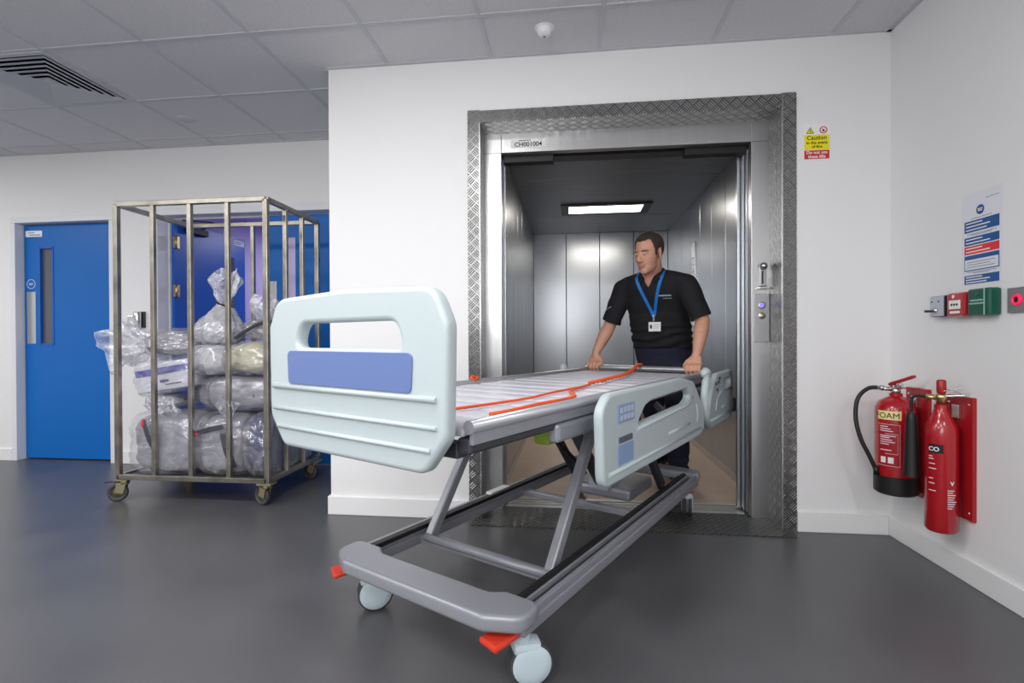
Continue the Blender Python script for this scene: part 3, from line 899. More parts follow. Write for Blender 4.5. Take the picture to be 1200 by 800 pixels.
# right side rails: long foot segment and shorter head segment
def rail_m(yc):
    return Matrix(((1, 0, 0, 0), (0, 0, 1, yc), (0, 1, 0, 0), (0, 0, 0, 1)))
def side_rail(sgn, dz):
    yc = sgn * .475
    o1 = rpoly([(-.605, .520, .05), (.52, .515, .05), (.60, .545, .05), (.56, .66, .10), (.40, .79, .12), (.22, .818, .1), (-.56, .818, .07), (-.618, .77, .06)])
    h1 = rpoly([(-.33, .685, .02), (.26, .700, .03), (.34, .725, .03), (.28, .765, .03), (-.18, .757, .03), (-.24, .745, .03)])
    p = plate([[(a, b_ + dz) for a, b_ in o1], [(a, b_ + dz) for a, b_ in h1]], .034, .011, 4)
    r1 = MB().add_mesh(p, rail_m(yc)).build('side_rail', M['bedplastic'], bed, smooth=40)
    yo = yc + sgn * .017
    rb_ = MB()
    rb_.tube([(-.57, yo, .560 + dz), (.50, yo, .556 + dz)], .007, 8)
    rb_.tube([(-.33, yo, .672 + dz), (.28, yo, .690 + dz), (.37, yo, .715 + dz)], .007, 8)
    rb_.tube([(.02, yo, .60 + dz), (.32, yo, .602 + dz)], .006, 8)
    rb_.tube([(.44, yo, .59 + dz), (.46, yo, .63 + dz), (.43, yo, .68 + dz)], .005, 8)
    rb_.build('moulded_rib', M['bedplastic'], r1)
    MB().b2((-.50, min(yo, yo + sgn * .004), .715 + dz), (-.36, max(yo, yo + sgn * .004), .775 + dz), bev=.0015).build('upper_keypad', M['keypad'], r1)
    kk = MB()
    for i in range(4):
        for j in range(2):
            kk.b2((-.485 + i * .031, min(yo, yo + sgn * .0055), .722 + j * .026 + dz), (-.465 + i * .031, max(yo, yo + sgn * .0055), .740 + j * .026 + dz), bev=.001)
    tag(kk.build('keypad_key', M['lightgrey'], r1))
    MB().b2((-.50, min(yo, yo + sgn * .004), .575 + dz), (-.37, max(yo, yo + sgn * .004), .640 + dz), bev=.0015).build('lower_keypad', M['keypad'], r1)
    MB().b2((-.49, min(yo, yo + sgn * .005), .648 + dz), (-.38, max(yo, yo + sgn * .005), .668 + dz), bev=.0015).build('dark_display', M['keydark'], r1)
    # head segment: panel with slot, curved leading arm, pivot knob
    o2 = rpoly([(.66, .515, .05), (1.18, .520, .05), (1.245, .56, .05), (1.25, .77, .05), (1.20, .805, .04), (.86, .800, .05), (.78, .76, .06), (.72, .69, .08), (.655, .56, .06)])
    h2 = rpoly([(1.02, .705, .025), (1.18, .715, .03), (1.18, .765, .03), (1.00, .755, .03)])
    p = plate([[(a, b_ + dz) for a, b_ in o2], [(a, b_ + dz) for a, b_ in h2]], .034, .011, 4)
    r2_ = MB().add_mesh(p, rail_m(yc)).build('side_rail', M['bedplastic'], bed, smooth=40)
    aa = MB()
    aa.tube([(.66, yo, .805 + dz), (.60, yo, .77 + dz), (.575, yo, .70 + dz), (.60, yo, .62 + dz), (.645, yo, .535 + dz)], [.017, .018, .019, .018, .015], 12)
    aa.build('curved_arm', M['bedplastic'], r2_)
    MB().ell((.67, yc, .812 + dz), (.036, .026, .030)).build('pivot_knob', M['bedplastic'], r2_)
    rb_ = MB()
    rb_.tube([(.70, yo, .56 + dz), (1.2, yo, .563 + dz)], .007, 8)
    rb_.tube([(.80, yo, .60 + dz), (.84, yo, .66 + dz), (.93, yo, .695 + dz), (1.22, yo, .70 + dz)], .006, 8)
    rb_.tube([(.95, yo, .605 + dz), (1.1, yo, .607 + dz)], .005, 8)
    rb_.build('moulded_rib', M['bedplastic'], r2_)
    kp = MB()
    for q in ((.80, .74), (.86, .745), (.83, .705), (.88, .765)):
        kp.b2((q[0], min(yo, yo + sgn * .004), q[1] + dz), (q[0] + .03, max(yo, yo + sgn * .004), q[1] + .014 + dz))
    kp.build('rail_button', M['keydark'], r2_)
    if dz == 0:
        MB().b2((1.235, yc - .03, .545), (1.275, yc + .02, .63), bev=.01).build('corner_bumper', M['dark'], bed)
    for x in (-.2, .2, .85):
        MB().bar((x, sgn * .37, .70), (x, yc - sgn * .02, .62 + dz * .5), .03, .018, bev=.004, upv=(1, 0, 0)).build('rail_support', M['beddark'], bed)
side_rail(-1, 0)
# orange strap lying on the deck, one end tied to the head bar
def on_deck(pts, z=.797):
    return [(a, b_, z) for a, b_ in pts]
def smooth_path(pts, n=8):
    P = [Vector(p) for p in pts]
    out = []
    for i in range(len(P) - 1):
        p0, p1, p2, p3 = P[max(i - 1, 0)], P[i], P[i + 1], P[min(i + 2, len(P) - 1)]
        for k in range(n):
            t_ = k / n
            out.append(.5 * ((2 * p1) + (p2 - p0) * t_ + (2 * p0 - 5 * p1 + 4 * p2 - p3) * t_ * t_ + (3 * p1 - p0 - 3 * p2 + p3) * t_ ** 3))
    out.append(P[-1])
    return out
c1 = smooth_path([(1.066, .02, .822), (1.03, .03, .823), (.98, .03, .806)] + on_deck([(.82, -.01), (.6, -.07), (.42, -.11), (.23, -.137), (.08, -.16), (-.05, -.17)]), 10)
coil = []
for i in range((len(c1) - 1) * 6):
    a, f_ = divmod(i, 6)
    p = c1[a].lerp(c1[a + 1], f_ / 6)
    th = i * .75
    coil.append(p + Vector((0, math.cos(th) * .009, abs(math.sin(th)) * .009)))
oc = thing('orange_cord', BC, 'orange coiled strap lying across the bed deck, tied at the head bar', 'strap', BRZ)
MB().tube(coil, .0045, 6).build('coiled_section', M['orange'], oc)
c2 = smooth_path(on_deck([(-.05, -.17), (-.28, -.186), (-.4, -.19), (-.61, -.215), (-.81, -.20), (-.95, -.18)], .793), 8)
MB().tube(c2, .0045, 8).build('cord_tail', M['orange'], oc)
c3 = smooth_path(on_deck([(-.05, -.17), (-.22, -.20), (-.36, -.24), (-.44, -.30), (-.50, -.33), (-.61, -.335), (-.74, -.33), (-.88, -.34), (-.98, -.335)], .794), 8)
MB().tube(c3, .0055, 8).build('cord_loop', M['orange'], oc)
knot = MB()
knot.tube([(-.15, .385, .805), (-.17, .40, .815), (-.2, .385, .808), (-.18, .37, .80), (-.15, .38, .812), (-.13, .40, .80)], .007, 8)
tag(knot.build('cord_knot', M['orange'], None), 'small orange cord knot on the far edge tube of the bed', 'cord')
bpy.data.objects['cord_knot'].location = BC
bpy.data.objects['cord_knot'].rotation_euler = (0, 0, BRZ)

# ------------------------------------------------------------------ laundry cage
CX, CY = -2.28, .375
cg = thing('laundry_cage', (CX, CY, 0), 'tall square-tube metal cage trolley filled with plastic bags', 'cage trolley')
hx, hy, zb, zt = .49, .305, .155, 1.83
tb = .030
for sx in (-1, 1):
    for sy in (-1, 1):
        MB().b2((sx * hx - tb / 2, sy * hy - tb / 2, zb - .02), (sx * hx + tb / 2, sy * hy + tb / 2, zt), bev=.003).build('corner_post', M['rust'], cg)
for k in (-.245, 0, .245):
    MB().b2((k - .013, -hy - .013, zb), (k + .013, -hy + .013, zt), bev=.003).build('front_bar', M['rust'], cg)
MB().b2((-.013, hy - .013, zb), (.013, hy + .013, zt), bev=.003).build('back_bar', M['rust'], cg)
for k in (-.10, .10):
    MB().b2((hx - .013, k - .013, zb), (hx + .013, k + .013, zt), bev=.003).build('side_bar', M['rust'], cg)
for z in (zb, zt):
    for sy in (-1, 1):
        MB().b2((-hx, sy * hy - tb / 2, z - tb / 2), (hx, sy * hy + tb / 2, z + tb / 2), bev=.003).build('long_rail', M['rust'], cg)
    for sx in (-1, 1):
        MB().b2((sx * hx - tb / 2, -hy, z - tb / 2), (sx * hx + tb / 2, hy, z + tb / 2), bev=.003).build('short_rail', M['rust'], cg)
MB().b2((-hx + .01, -hy + .01, zb - .008), (hx - .01, hy - .01, zb + .004)).build('base_plate', M['dgrey'], cg)
for sx, sy, sw in ((-1, -1, 200), (1, -1, 160), (1, 1, 170), (-1, 1, 190)):
    x, y = sx * (hx - .02), sy * (hy - .02)
    a = R(sw)
    dx, dy = math.cos(a), math.sin(a)
    f = MB()
    f.b2((x - .045, y - .035, .128), (x + .045, y + .035, .138), bev=.002)
    f.cyl((x, y, .108), (x, y, .13), .025)
    rot = Matrix.Rotation(a, 3, 'Z')
    for k in (-1, 1):
        f.box((x + dx * .018 - dy * k * .019, y + dy * .018 + dx * k * .019, .083), (.05, .004, .06), rot @ Matrix.Rotation(R(-15) * 1, 3, 'Y'), bev=.001)
    f.box((x + dx * .01, y + dy * .01, .109), (.06, .044, .006), rot)
    o = f.build('caster_fork', M['brass'], cg)
    ax = Vector((-dy, dx, 0))
    c = Vector((x + dx * .038, y + dy * .038, .0565))
    MB().lathe([(.034, -.013), (.050, -.014), (.0565, -.009), (.0565, .009), (.050, .014), (.034, .013), (.034, -.013)], c, ax, 32).build('tyre', M['rubber'], o)
    MB().lathe([(0, -.014), (.012, -.014), (.014, -.007), (.034, -.007), (.034, .007), (.014, .007), (.012, .014), (0, .014)], c, ax, 24).build('wheel_hub', M['brass'], o)
    if sx < 0:
        MB().bar((x, y, .122), (x - .11, y - .02, .118), .03, .008, bev=.003).build('brake_lever', M['dgrey'], o)

# ------------------------------------------------------------------ plastic bags in the cage
def lump(c, h, seed, power=2.6, amp=.08, sub=5, inflate=0.0, rot=None, wrinkle=1.0, clampx=None):
    bm = bmesh.new()
    bmesh.ops.create_icosphere(bm, subdivisions=sub, radius=1)
    off = Vector((seed * 7.3, seed * 3.1, seed * 1.7))
    for v in bm.verts:
        n = v.co.normalized()
        k = (abs(n.x) ** power + abs(n.y) ** power + abs(n.z) ** power) ** (-1 / power)
        d = noise.fractal(n * 1.6 + off, 1.0, 2.0, 3) * amp * 1.2
        rg_ = 1 - abs(noise.noise(n * 4.2 + off * 1.3))
        rg2 = 1 - abs(noise.noise(Vector((n.x * 10, n.y * 10, n.z * 6)) + off))
        d += (rg_ ** 3 * .8 + rg2 ** 4 * .35 - .45) * amp * .9 * wrinkle
        p = n * (k * (1 + d))
        v.co = Vector((p.x * (h[0] + inflate), p.y * (h[1] + inflate), p.z * (h[2] + inflate)))
    for f in bm.faces:
        f.smooth = True
    Mx = Matrix.Translation(Vector(c)) @ (rot.to_4x4() if rot else Matrix())
    bmesh.ops.transform(bm, matrix=Mx, verts=bm.verts[:])
    if clampx is not None:
        lo, hi, ylo, yhi, zlo, zhi = clampx
        for v in bm.verts:
            v.co.x = max(lo, min(hi, v.co.x)); v.co.y = max(ylo, min(yhi, v.co.y)); v.co.z = min(zhi, max(zlo, v.co.z))
    mb_ = MB()
    mb_.bm.free()
    mb_.bm = bm
    return mb_
def frill(base, direction, length, r0, r1, seed, n=56, m_=14, flat=.55, side=None):
    """gathered open mouth of a tied bag: tight at base, ruffled and flaring"""
    mb_ = MB()
    z = Vector(direction).normalized()
    x = Vector(side) if side else (Vector((1, 0, 0)) if abs(z.x) < .9 else Vector((0, 1, 0)))
    x = (x - z * x.dot(z)).normalized()
    y = z.cross(x)
    rings = []
    off = Vector((seed * 5.1, 2.2, seed))
    for i in range(m_ + 1):
        t_ = i / m_
        rr = r0 + (r1 - r0) * math.sin(min(1, t_ * 1.15) * PI / 2) ** .8
        if t_ > .75:
            rr *= 1 - (t_ - .75) * .9
        ring = []
        for k in range(n):
            a = 2 * PI * k / n
            ruff = 1 + (.28 * math.sin(a * 5 + seed + t_ * 2) + .22 * math.sin(a * 9 + seed * 2 - t_ * 3)) * min(1, .35 + t_)
            ruff += noise.noise(Vector((math.cos(a) * 2, math.sin(a) * 2, t_ * 3)) + off) * .5
            ln = length * t_ * (1 + .25 * math.sin(a * 2 + seed) * t_)
            bend = x * (length * .25 * t_ * t_ * math.sin(seed))
            ring.append(mb_.bm.verts.new(Vector(base) + z * ln + x * (rr * ruff * math.cos(a)) + y * (rr * ruff * math.sin(a) * flat) + bend))
        rings.append(ring)
    for A, B_ in zip(rings, rings[1:]):
        for k in range(n):
            f = mb_.bm.faces.new((A[k], A[(k + 1) % n], B_[(k + 1) % n], B_[k]))
            f.smooth = True
    # inner crumple
    return mb_
BOX = (-2.752, -1.812, .088, .655, .162, 1.6)
def bag(label, c, h, seed, content, power=2.6, amp=.08, film='film', rot=None, necks=(), nflat=.7, infl=.012, box=BOX, group=None, extras=None, tie=None, name='plastic_bag'):
    c = Vector(c)
    base = Vector((c.x, c.y, c.z - h[2]))
    t = thing(name, base, label, 'bag')
    lc = c - base
    cb = tuple(v - (base.x if i < 2 else base.y if i < 4 else base.z) for i, v in enumerate(box)) if box else None
    cb_in = (cb[0] + .008, cb[1] - .008, cb[2] + .008, cb[3] - .008, cb[4] + .004, cb[5] - .006) if cb else None
    lump(lc, tuple(v * .93 for v in h), seed, power, amp * .8, 5, 0, rot, clampx=cb_in).build('contents', content, t, normals=False)
    lump(lc, h, seed + 11, power, amp, 5, infl, rot, 1.3, clampx=cb).build('film', M[film], t, normals=False)
    for (nb, nd, nl, r0, r1, sd) in necks:
        frill(Vector(nb) - base, nd, nl, r0, r1, sd, flat=nflat).build('bag_neck', M['film_d'], t, normals=False)
        if tie:
            dd = Vector(nd).normalized()
            MB().tube([Vector(nb) - base + Vector((math.cos(a) * (r0 + .008), math.sin(a) * (r0 + .008) * .7, math.sin(a) * .01)) for a in [k * PI / 8 for k in range(16)]], .005, 8, closed=True).build('tie', M['dark'], t)
    if extras:
        extras(t, base)
    return t
def strap(t, base, pts, wd, ht, m_, nm='strap'):
    for a, b_ in zip(pts, pts[1:]):
        MB().bar(Vector(a) - base, Vector(b_) - base, wd, ht, bev=.002, upv=(0, 1, 0)).build(nm, m_, t)
def ex1(t, b):
    strap(t, b, [(-2.62, .104, .50), (-2.585, .098, .40), (-2.55, .10, .33)], .03, .03, M['darkpack'])
    MB().ell(Vector((-2.625, .10, .475)) - b, (.018, .014, .035)).build('red_tag', M['redtag'], t)
bag('large clear bag of grey packs at bottom left of the cage', (-2.53, .37, .345), (.235, .28, .195), 1, M['greypack'], 4.5, .04, extras=ex1, box=(-2.752, -2.305, .088, .655, .162, .548))
def ex2(t, b):
    strap(t, b, [(-2.27, .10, .425), (-2.17, .092, .455), (-2.06, .10, .475)], .03, .02, M['darkpack'])
    MB().ell(Vector((-2.28, .094, .42)) - b, (.026, .012, .016)).build('red_tag', M['redtag'], t)
    strap(t, b, [(-2.10, .10, .45), (-2.07, .09, .34), (-2.03, .10, .22)], .035, .02, M['darkpack'])
bag('large clear bag of grey packs at bottom centre of the cage', (-2.14, .36, .345), (.17, .27, .195), 2, M['greypack'], 4.0, .05, extras=ex2, box=(-2.30, -1.985, .088, .655, .162, .548), necks=[((-2.08, .13, .53), (.1, -.5, 1), .11, .02, .055, 3.)])
bag('clear bag with navy textiles at bottom right of the cage', (-1.895, .38, .345), (.10, .28, .195), 3, M['navycloth'], 3.4, .07, box=(-1.98, -1.812, .088, .655, .162, .548))
bag('small crumpled clear bag under the striped carton', (-2.60, .27, .60), (.10, .12, .055), 4, M['mottled2'], 2.2, .16, 'film', box=(-2.72, -2.48, .12, .41, .552, .652), necks=[((-2.56, .2, .60), (.3, -.2, -1), .09, .02, .06, 1.)])
def ex4(t, b):
    rot = Matrix.Rotation(R(-9), 3, 'Y')
    cc = Vector((-2.54, .30, .77)) - b
    q = MB().box(cc, (.39, .28, .175), rot, bev=.006)
    bx_ = q.build('carton', M['whitepack'], t)
    MB().box(cc + rot @ Vector((-.005, -.1415, .035)), (.372, .003, .042), rot).build('violet_stripe', M['purplestripe'], bx_)
    s2 = MB()
    s2.box(cc + rot @ Vector((.0, -.142, -.03)), (.06, .002, .016), rot)
    s2.build('printed_mark', M['purplestripe'], bx_)
    MB().lathe([(0, 0), (.014, 0), (.014, .002), (0, .002)], cc + rot @ Vector((.155, -.1405, .05)), rot @ Vector((0, -1, 0)), 16).build('round_mark', M['white'], bx_)
    MB().box(cc + rot @ Vector((.06, -.142, -.055)), (.11, .002, .009), rot).build('printed_line', M['darkpack'], bx_)
def carton_bag():
    c = Vector((-2.54, .30, .77)); h = (.205, .15, .10)
    base = Vector((c.x, c.y, c.z - h[2]))
    t = thing('wrapped_carton', base, 'white carton with violet stripe wrapped in clear film, tilted in the cage', 'carton')
    ex4(t, base)
    lump(c - base, h, 21, 6.5, .05, 5, .012, Matrix.Rotation(R(-9), 3, 'Y'), 1.2).build('film', M['film'], t, normals=False)
carton_bag()
def ex5(t, b):
    for x in (-2.26, -1.95):
        MB().tube([Vector((x, .33 + math.cos(a) * .148, .655 + math.sin(a) * .108)) - b for a in [k * PI / 10 for k in range(20)]], .008, 8, closed=True).build('dark_band', M['darkpack'], t)
bag('grey roll in clear film lying across the middle of the cage', (-2.08, .32, .66), (.26, .16, .11), 5, M['greypack'], 3.2, .04, extras=ex5, box=(-2.335, -1.812, .12, .49, .552, .772))
bag('clear bag of pale linen with its mouth hanging out left of the cage', (-2.57, .37, .975), (.20, .22, .09), 6, M['mottled'], 2.6, .09, box=(-2.752, -2.385, .10, .655, .888, 1.075),
    nflat=1.15, necks=[((-2.72, .24, .965), (-1, -.25, .03), .23, .05, .12, 1.4)])
bag('clear bag of cream linen at right of the cage heap', (-1.98, .34, .88), (.18, .22, .11), 7, M['cream_linen'], 2.6, .09, box=(-2.135, -1.812, .12, .655, .776, .99))
bag('white bag under the tied bag in the middle of the heap', (-2.26, .34, .87), (.135, .21, .10), 9, M['mottled2'], 2.8, .08, 'film_d', box=(-2.38, -2.14, .12, .655, .776, .965))
def ex8(t, b):
    pass
bag('crumpled clear bag of linen wedged behind the grey roll', (-2.46, .54, .68), (.18, .12, .14), 12, M['mottled2'], 2.8, .09, box=(-2.62, -2.345, .46, .655, .552, .88))
def top_bag():
    c = Vector((-2.31, .36, 1.075)); base = Vector((c.x, c.y, .972))
    t = thing('tied_plastic_bag', base, 'milky bag tied with a dark cord on top of the cage heap', 'bag')
    for nm, mm, sc_, sd in (('contents', M['mottled2'], .94, 8), ('film', M['film_d'], 1.0, 18)):
        q = lump((0, 0, .10), (.165 * sc_, .14 * sc_, .125 * sc_), sd, 2.2, .10, 5, 0, None, 1.2)
        for v in q.bm.verts:      # pear shape drawn up to the tie
            k = max(0, (v.co.z - .08) / .145)
            f_ = 1 - .62 * min(1, k) ** 1.2
            v.co.x = v.co.x * f_ + .03 * k
            v.co.y *= f_
            v.co.z += .05 * max(0, k) ** 2
            fold = math.sin(math.atan2(v.co.y, v.co.x) * 11) * .006 * min(1, k * 1.4)
            v.co.x += fold; v.co.y += fold
        q.build(nm, mm, t, normals=False)
    frill((.035, 0, .262), (.05, -.05, 1), .19, .026, .082, 2.2).build('bag_neck', M['film_d'], t, normals=False)
    MB().tube([(.035 + math.cos(a) * .046, math.sin(a) * .036, .258 - math.cos(a) * .014) for a in [k * PI / 10 for k in range(20)]], .006, 8, closed=True).build('tie_cord', M['dark'], t)
top_bag()
bag('clear bag with gathered mouth at back right of the heap', (-1.99, .46, 1.06), (.17, .17, .08), 10, M['mottled'], 2.4, .10, box=(-2.15, -1.812, .25, .655, .994, 1.16),
    necks=[((-2.03, .45, 1.10), (-.1, -.1, 1), .17, .03, .075, .6)])
st = MB().tube(smooth_path([(-2.13, .27, 1.01), (-2.04, .26, 1.06), (-1.95, .255, 1.10), (-1.86, .27, 1.11)], 6), .012, 8)
tag(st.build('dark_strap', M['darkpack']), 'dark strap lying over the bags at right of the heap', 'strap')

# ------------------------------------------------------------------ front wall notice
t = thing('caution_sign', (1.2545, 0, 1.996), 'small yellow and red caution notice beside the lift doorway', 'sign')
SW, SH = .124, .184
MB().b2((-SW / 2, -.0015, -SH / 2), (SW / 2, 0, SH / 2), bev=.0005).build('sign_board', M['white'], t)
yp = MB().b2((-SW / 2 + .002, -.002, -SH / 2 + .048), (SW / 2 - .002, -.0015, -SH / 2 + .124)).build('yellow_panel', M['sign_y'], t)
rp = MB().b2((-SW / 2 + .002, -.002, -SH / 2 + .002), (SW / 2 - .002, -.0015, -SH / 2 + .046)).build('red_panel', M['sign_r'], t)
def letters(txt, size, x, z, m_, parent, y=-.0023, bold=.0004, Mx=TEXT_S, loc=None):
    return MB().add_mesh(text_mesh(txt, size, .0002, bold), Matrix.Translation(loc or (x, y, z)) @ Mx).build('lettering', m_, parent, normals=False)
letters('Caution', .030, 0, .008, M['ink'], yp)
letters('in the event', .021, 0, -.014, M['ink'], yp)
letters('of fire', .021, 0, -.034, M['ink'], yp)
letters('Do not use', .022, 0, -.064, M['white'], rp)
letters('these lifts', .022, 0, -.085, M['white'], rp)
tri = MB()
for (s_, mm, y_) in ((.022, 0, -.002), (.016, 1, -.0024)):
    tri.mi = mm
    vs = [tri.bm.verts.new((-.032 + s_ * math.cos(a), y_, .0505 + s_ * math.sin(a))) for a in (PI / 2, PI / 2 + 2 * PI / 3, PI / 2 + 4 * PI / 3)]
    vb = [tri.bm.verts.new(v.co + Vector((0, .0006, 0))) for v in vs]
    fs = [tri.bm.faces.new(vs), tri.bm.faces.new(vb[::-1])] + [tri.bm.faces.new((vs[k], vb[k], vb[(k + 1) % 3], vs[(k + 1) % 3])) for k in range(3)]
    for f in fs: f.material_index = mm
tri.build('warning_triangle', [M['ink'], M['sign_y']], t)
letters('!', .022, -.032, .043, M['ink'], t, y=-.0027)
nb = MB()
nb.lathe([(.014, 0), (.0185, 0), (.0185, .0008), (.014, .0008), (.014, 0)], (.032, -.0015, .056), (0, -1, 0), 28)
nb.bar((.021, -.0023, .067), (.043, -.0023, .045), .001, .003, upv=(0, 1, 0))
nb.build('prohibition_ring', M['sign_r'], t)
MB().lathe([(0, 0), (.006, 0), (.004, .0005), (0, .0005)], (.032, -.0015, .054), (0, -1, 0), 12).build('person_mark', M['ink'], t)

# ------------------------------------------------------------------ right wall: poster and boxes
t = thing('fire_notice_poster', (XR, -.565, 1.385), 'white notice with blue and red text bands on the right wall', 'poster')
def wb(mb_, y0, y1, z0, z1, x=-.0012, x1=-.0004):
    """y: 0 at the poster's left edge (away from the camera), growing towards the camera"""
    return mb_.b2((x, -(y1 - .1), z0), (x1, -(y0 - .1), z1))
PW = .2
wb(MB(), 0, PW, -.185, .185, -.0006, 0).build('poster_sheet', M['paper'], t)
bands = [('blue_band', .045, .098, 'pb'), ('blue_band', -.037, .012, 'pb'), ('red_band', -.081, -.041, 'pr'), ('blue_band', -.2, -.2, 'pb'), ('blue_band', -.183 + .02, -.225 + .012 + .02, 'pb')]
# heights measured down the sheet
def band(nm, z0, z1, mm, y0=.016, y1=.184, lines=2, lm='white'):
    o = wb(MB(), y0, y1, z0, z1).build(nm, M[mm], t)
    k = MB()
    for i in range(lines):
        zz = z1 - (i + .7) * (z1 - z0) / (lines + .4)
        wb(k, y0 + .008, y0 + .008 + (y1 - y0 - .02) * (.55 + .35 * ((i * 37) % 10) / 10), zz - .0022, zz + .0022, -.0016, -.0012)
    k.build('printed_lines', M[lm], o)
    return o
band('blue_band', .030, .075, 'pb', lines=3)
band('blue_band', -.022, .010, 'pb', lines=2)
band('red_band', -.058, -.026, 'pr', lines=2)
bf = band('framed_box', -.125, -.063, 'pb', lines=0)
wb(MB(), .020, .180, -.121, -.080, -.0018, -.0012).build('box_paper', M['paper'], bf)
k = MB()
for i in range(3):
    wb(k, .03, .165 - .02 * (i % 2), -.092 - i * .010, -.0895 - i * .010, -.0021, -.0018)
k.build('printed_lines', M['pgrey'], bf)
band('blue_band', -.178, -.143, 'pb', lines=3)
k = MB()
for y0, y1, z in ((.05, .15, .082), (.03, .17, .021), (.05, .15, .016), (.03, .17, -.131), (.06, .14, -.136), (.12, .182, .15)):
    wb(k, y0, y1, z, z + .0022)
k.build('printed_lines', M['pgrey'], t)
lg = MB().lathe([(0, .0012), (.019, .0012), (.019, 0), (0, 0)], (-.0004, 0.005, .112), (-1, 0, 0), 28).build('round_logo', M['pb'], t)
k = MB()
wb(k, .083, .107, .113, .117, -.0022, -.0014); wb(k, .085, .105, .106, .110, -.0022, -.0014)
k.build('logo_lettering', M['white'], lg)

def wallbox(name, label, cat, y, z, wy, wz, dpt, mm, bev=.006):
    t_ = thing(name, (XR, y, z), label, cat)
    MB().b2((-dpt, -wy / 2, -wz / 2), (0, wy / 2, wz / 2), bev=bev).build('housing', M[mm], t_)
    return t_
t = wallbox('key_switch_box', 'small grey metal key switch box left of the red call point', 'switch', -.378, 1.127, .088, .088, .035, 'dark', .004)
MB().b2((-.038, -.040, -.042), (-.0345, .040, .042), bev=.001).build('face_plate', M['lightgrey'], t)
kb = MB().lathe([(0, .012), (.010, .012), (.010, 0)], (-.038, .0, -.018), (-1, 0, 0), 16)
kb.build('key_barrel', M['steel_p'], t)
MB().b2((-.085, -.003, -.026), (-.045, .003, -.016), bev=.001).build('key', M['dgrey'], t)
sc = MB()
for y_, z_ in ((.028, .02), (-.012, .02)):
    sc.lathe([(0, .002), (.004, .001), (.004, 0)], (-.038, y_, z_), (-1, 0, 0), 10)
sc.build('cover_screw', M['dark'], t)
t = wallbox('fire_call_point', 'red break-glass fire call point on the right wall', 'fire call point', -.492, 1.127, .098, .098, .045, 'ext_red', .010)
wpn = MB().b2((-.0475, -.030, -.018), (-.0445, .030, .018), bev=.001).build('glass_panel', M['white'], t)
for k_ in (-.014, 0, .014):
    MB().lathe([(0, .001), (.005, .001), (.005, 0)], (-.0475, k_, 0), (-1, 0, 0), 14).build('printed_dot', M['ink'], wpn)
MB().b2((-.0465, -.026, -.036), (-.0445, .026, -.026), bev=.0005).build('lower_label', M['white'], t)
MB().box((-.0455, .008, .033), (.002, .010, .012), Matrix.Rotation(.6, 3, 'X')).build('flame_symbol', M['white'], t)
t = wallbox('emergency_door_release', 'green emergency release box right of the red call point', 'door release box', -.608, 1.130, .106, .104, .045, 'cp_green', .008)
k = MB()
for z_, w_ in ((.004, .03), (-.008, .035)):
    k.b2((-.0465, -w_ + .005, z_), (-.0448, w_ + .005, z_ + .006))
k.build('printed_lines', M['greenlabel'], t)
MB().b2((-.047, -.034, -.050), (-.0448, -.030, .050)).build('clear_cover_edge', M['greenlabel'], t)
MB().lathe([(0, .003), (.008, .002), (.008, 0)], (-.045, .0, .03), (-1, 0, 0), 14).build('test_hole', M['cp_green'], t)
t = wallbox('exit_button_plate', 'grey wall plate with lit pink ring button at right edge of view', 'switch', -.742, 1.128, .09, .09, .012, 'grey_box', .002)
MB().lathe([(.011, 0), (.020, 0), (.021, .004), (.018, .009), (.012, .009), (.011, 0)], (-.012, 0, 0), (-1, 0, 0), 28).build('lit_ring', M['pink_ring'], t)
MB().lathe([(0, .006), (.010, .006), (.012, 0)], (-.012, 0, 0), (-1, 0, 0), 24).build('push_button', M['dark'], t)

# ------------------------------------------------------------------ fire extinguishers
def backboard(label, y0, y1, z0, z1):
    t_ = thing('backing_board', (XR, (y0 + y1) / 2, z0), label, 'board')
    MB().b2((-.016, -(y1 - y0) / 2, 0), (0, (y1 - y0) / 2, z1 - z0), bev=.003).build('board', M['board_red'], t_)
    sc_ = MB()
    h_ = z1 - z0
    for a in (-1, 1):
        for zz in (.03, h_ - .03):
            MB().lathe([(0, .003), (.005, .002), (.006, 0)], (-.016, a * ((y1 - y0) / 2 - .02), zz), (-1, 0, 0), 12).build('board_screw', M['steel_p'], t_)
    sc_.bm.free()
    MB().b2((-.030, -.018, h_ - .09), (-.016, .018, h_ - .035), bev=.002).build('bracket', M['steel_p'], t_)
    return t_
backboard('red backing board behind the foam extinguisher', -.293, -.143, .262, .760)
backboard('red backing board behind the slim extinguisher', -.545, -.395, .256, .752)
def wrap(txt, size, r, z, ang, parent, mm, loc0=(0, 0), bold=.0006, nm='lettering'):
    me = text_mesh(txt, size, .0003, bold)
    mb_ = MB().add_mesh(me)
    for v in mb_.bm.verts:
        a = ang + v.co.x / r
        rr = r + .0012 + v.co.z
        zz = v.co.y + z
        v.co = Vector((loc0[0] + rr * math.cos(a), loc0[1] + rr * math.sin(a), zz))
    return mb_.build(nm, mm, parent, normals=False)
def patch(r, z0, z1, a0, a1, th=.0008, c=(0, 0), n=16):
    mb_ = MB()
    rows = []
    for rr in (r, r + th):
        for zz in (z0, z1):
            rows.append([mb_.bm.verts.new((c[0] + rr * math.cos(a0 + (a1 - a0) * k / n), c[1] + rr * math.sin(a0 + (a1 - a0) * k / n), zz)) for k in range(n + 1)])
    A, B_, C_, D_ = rows
    for k in range(n):
        mb_.bm.faces.new((C_[k], C_[k + 1], D_[k + 1], D_[k]))
        mb_.bm.faces.new((B_[k], B_[k + 1], D_[k + 1], D_[k]))
        mb_.bm.faces.new((A[k], A[k + 1], C_[k + 1], C_[k]))
    return mb_
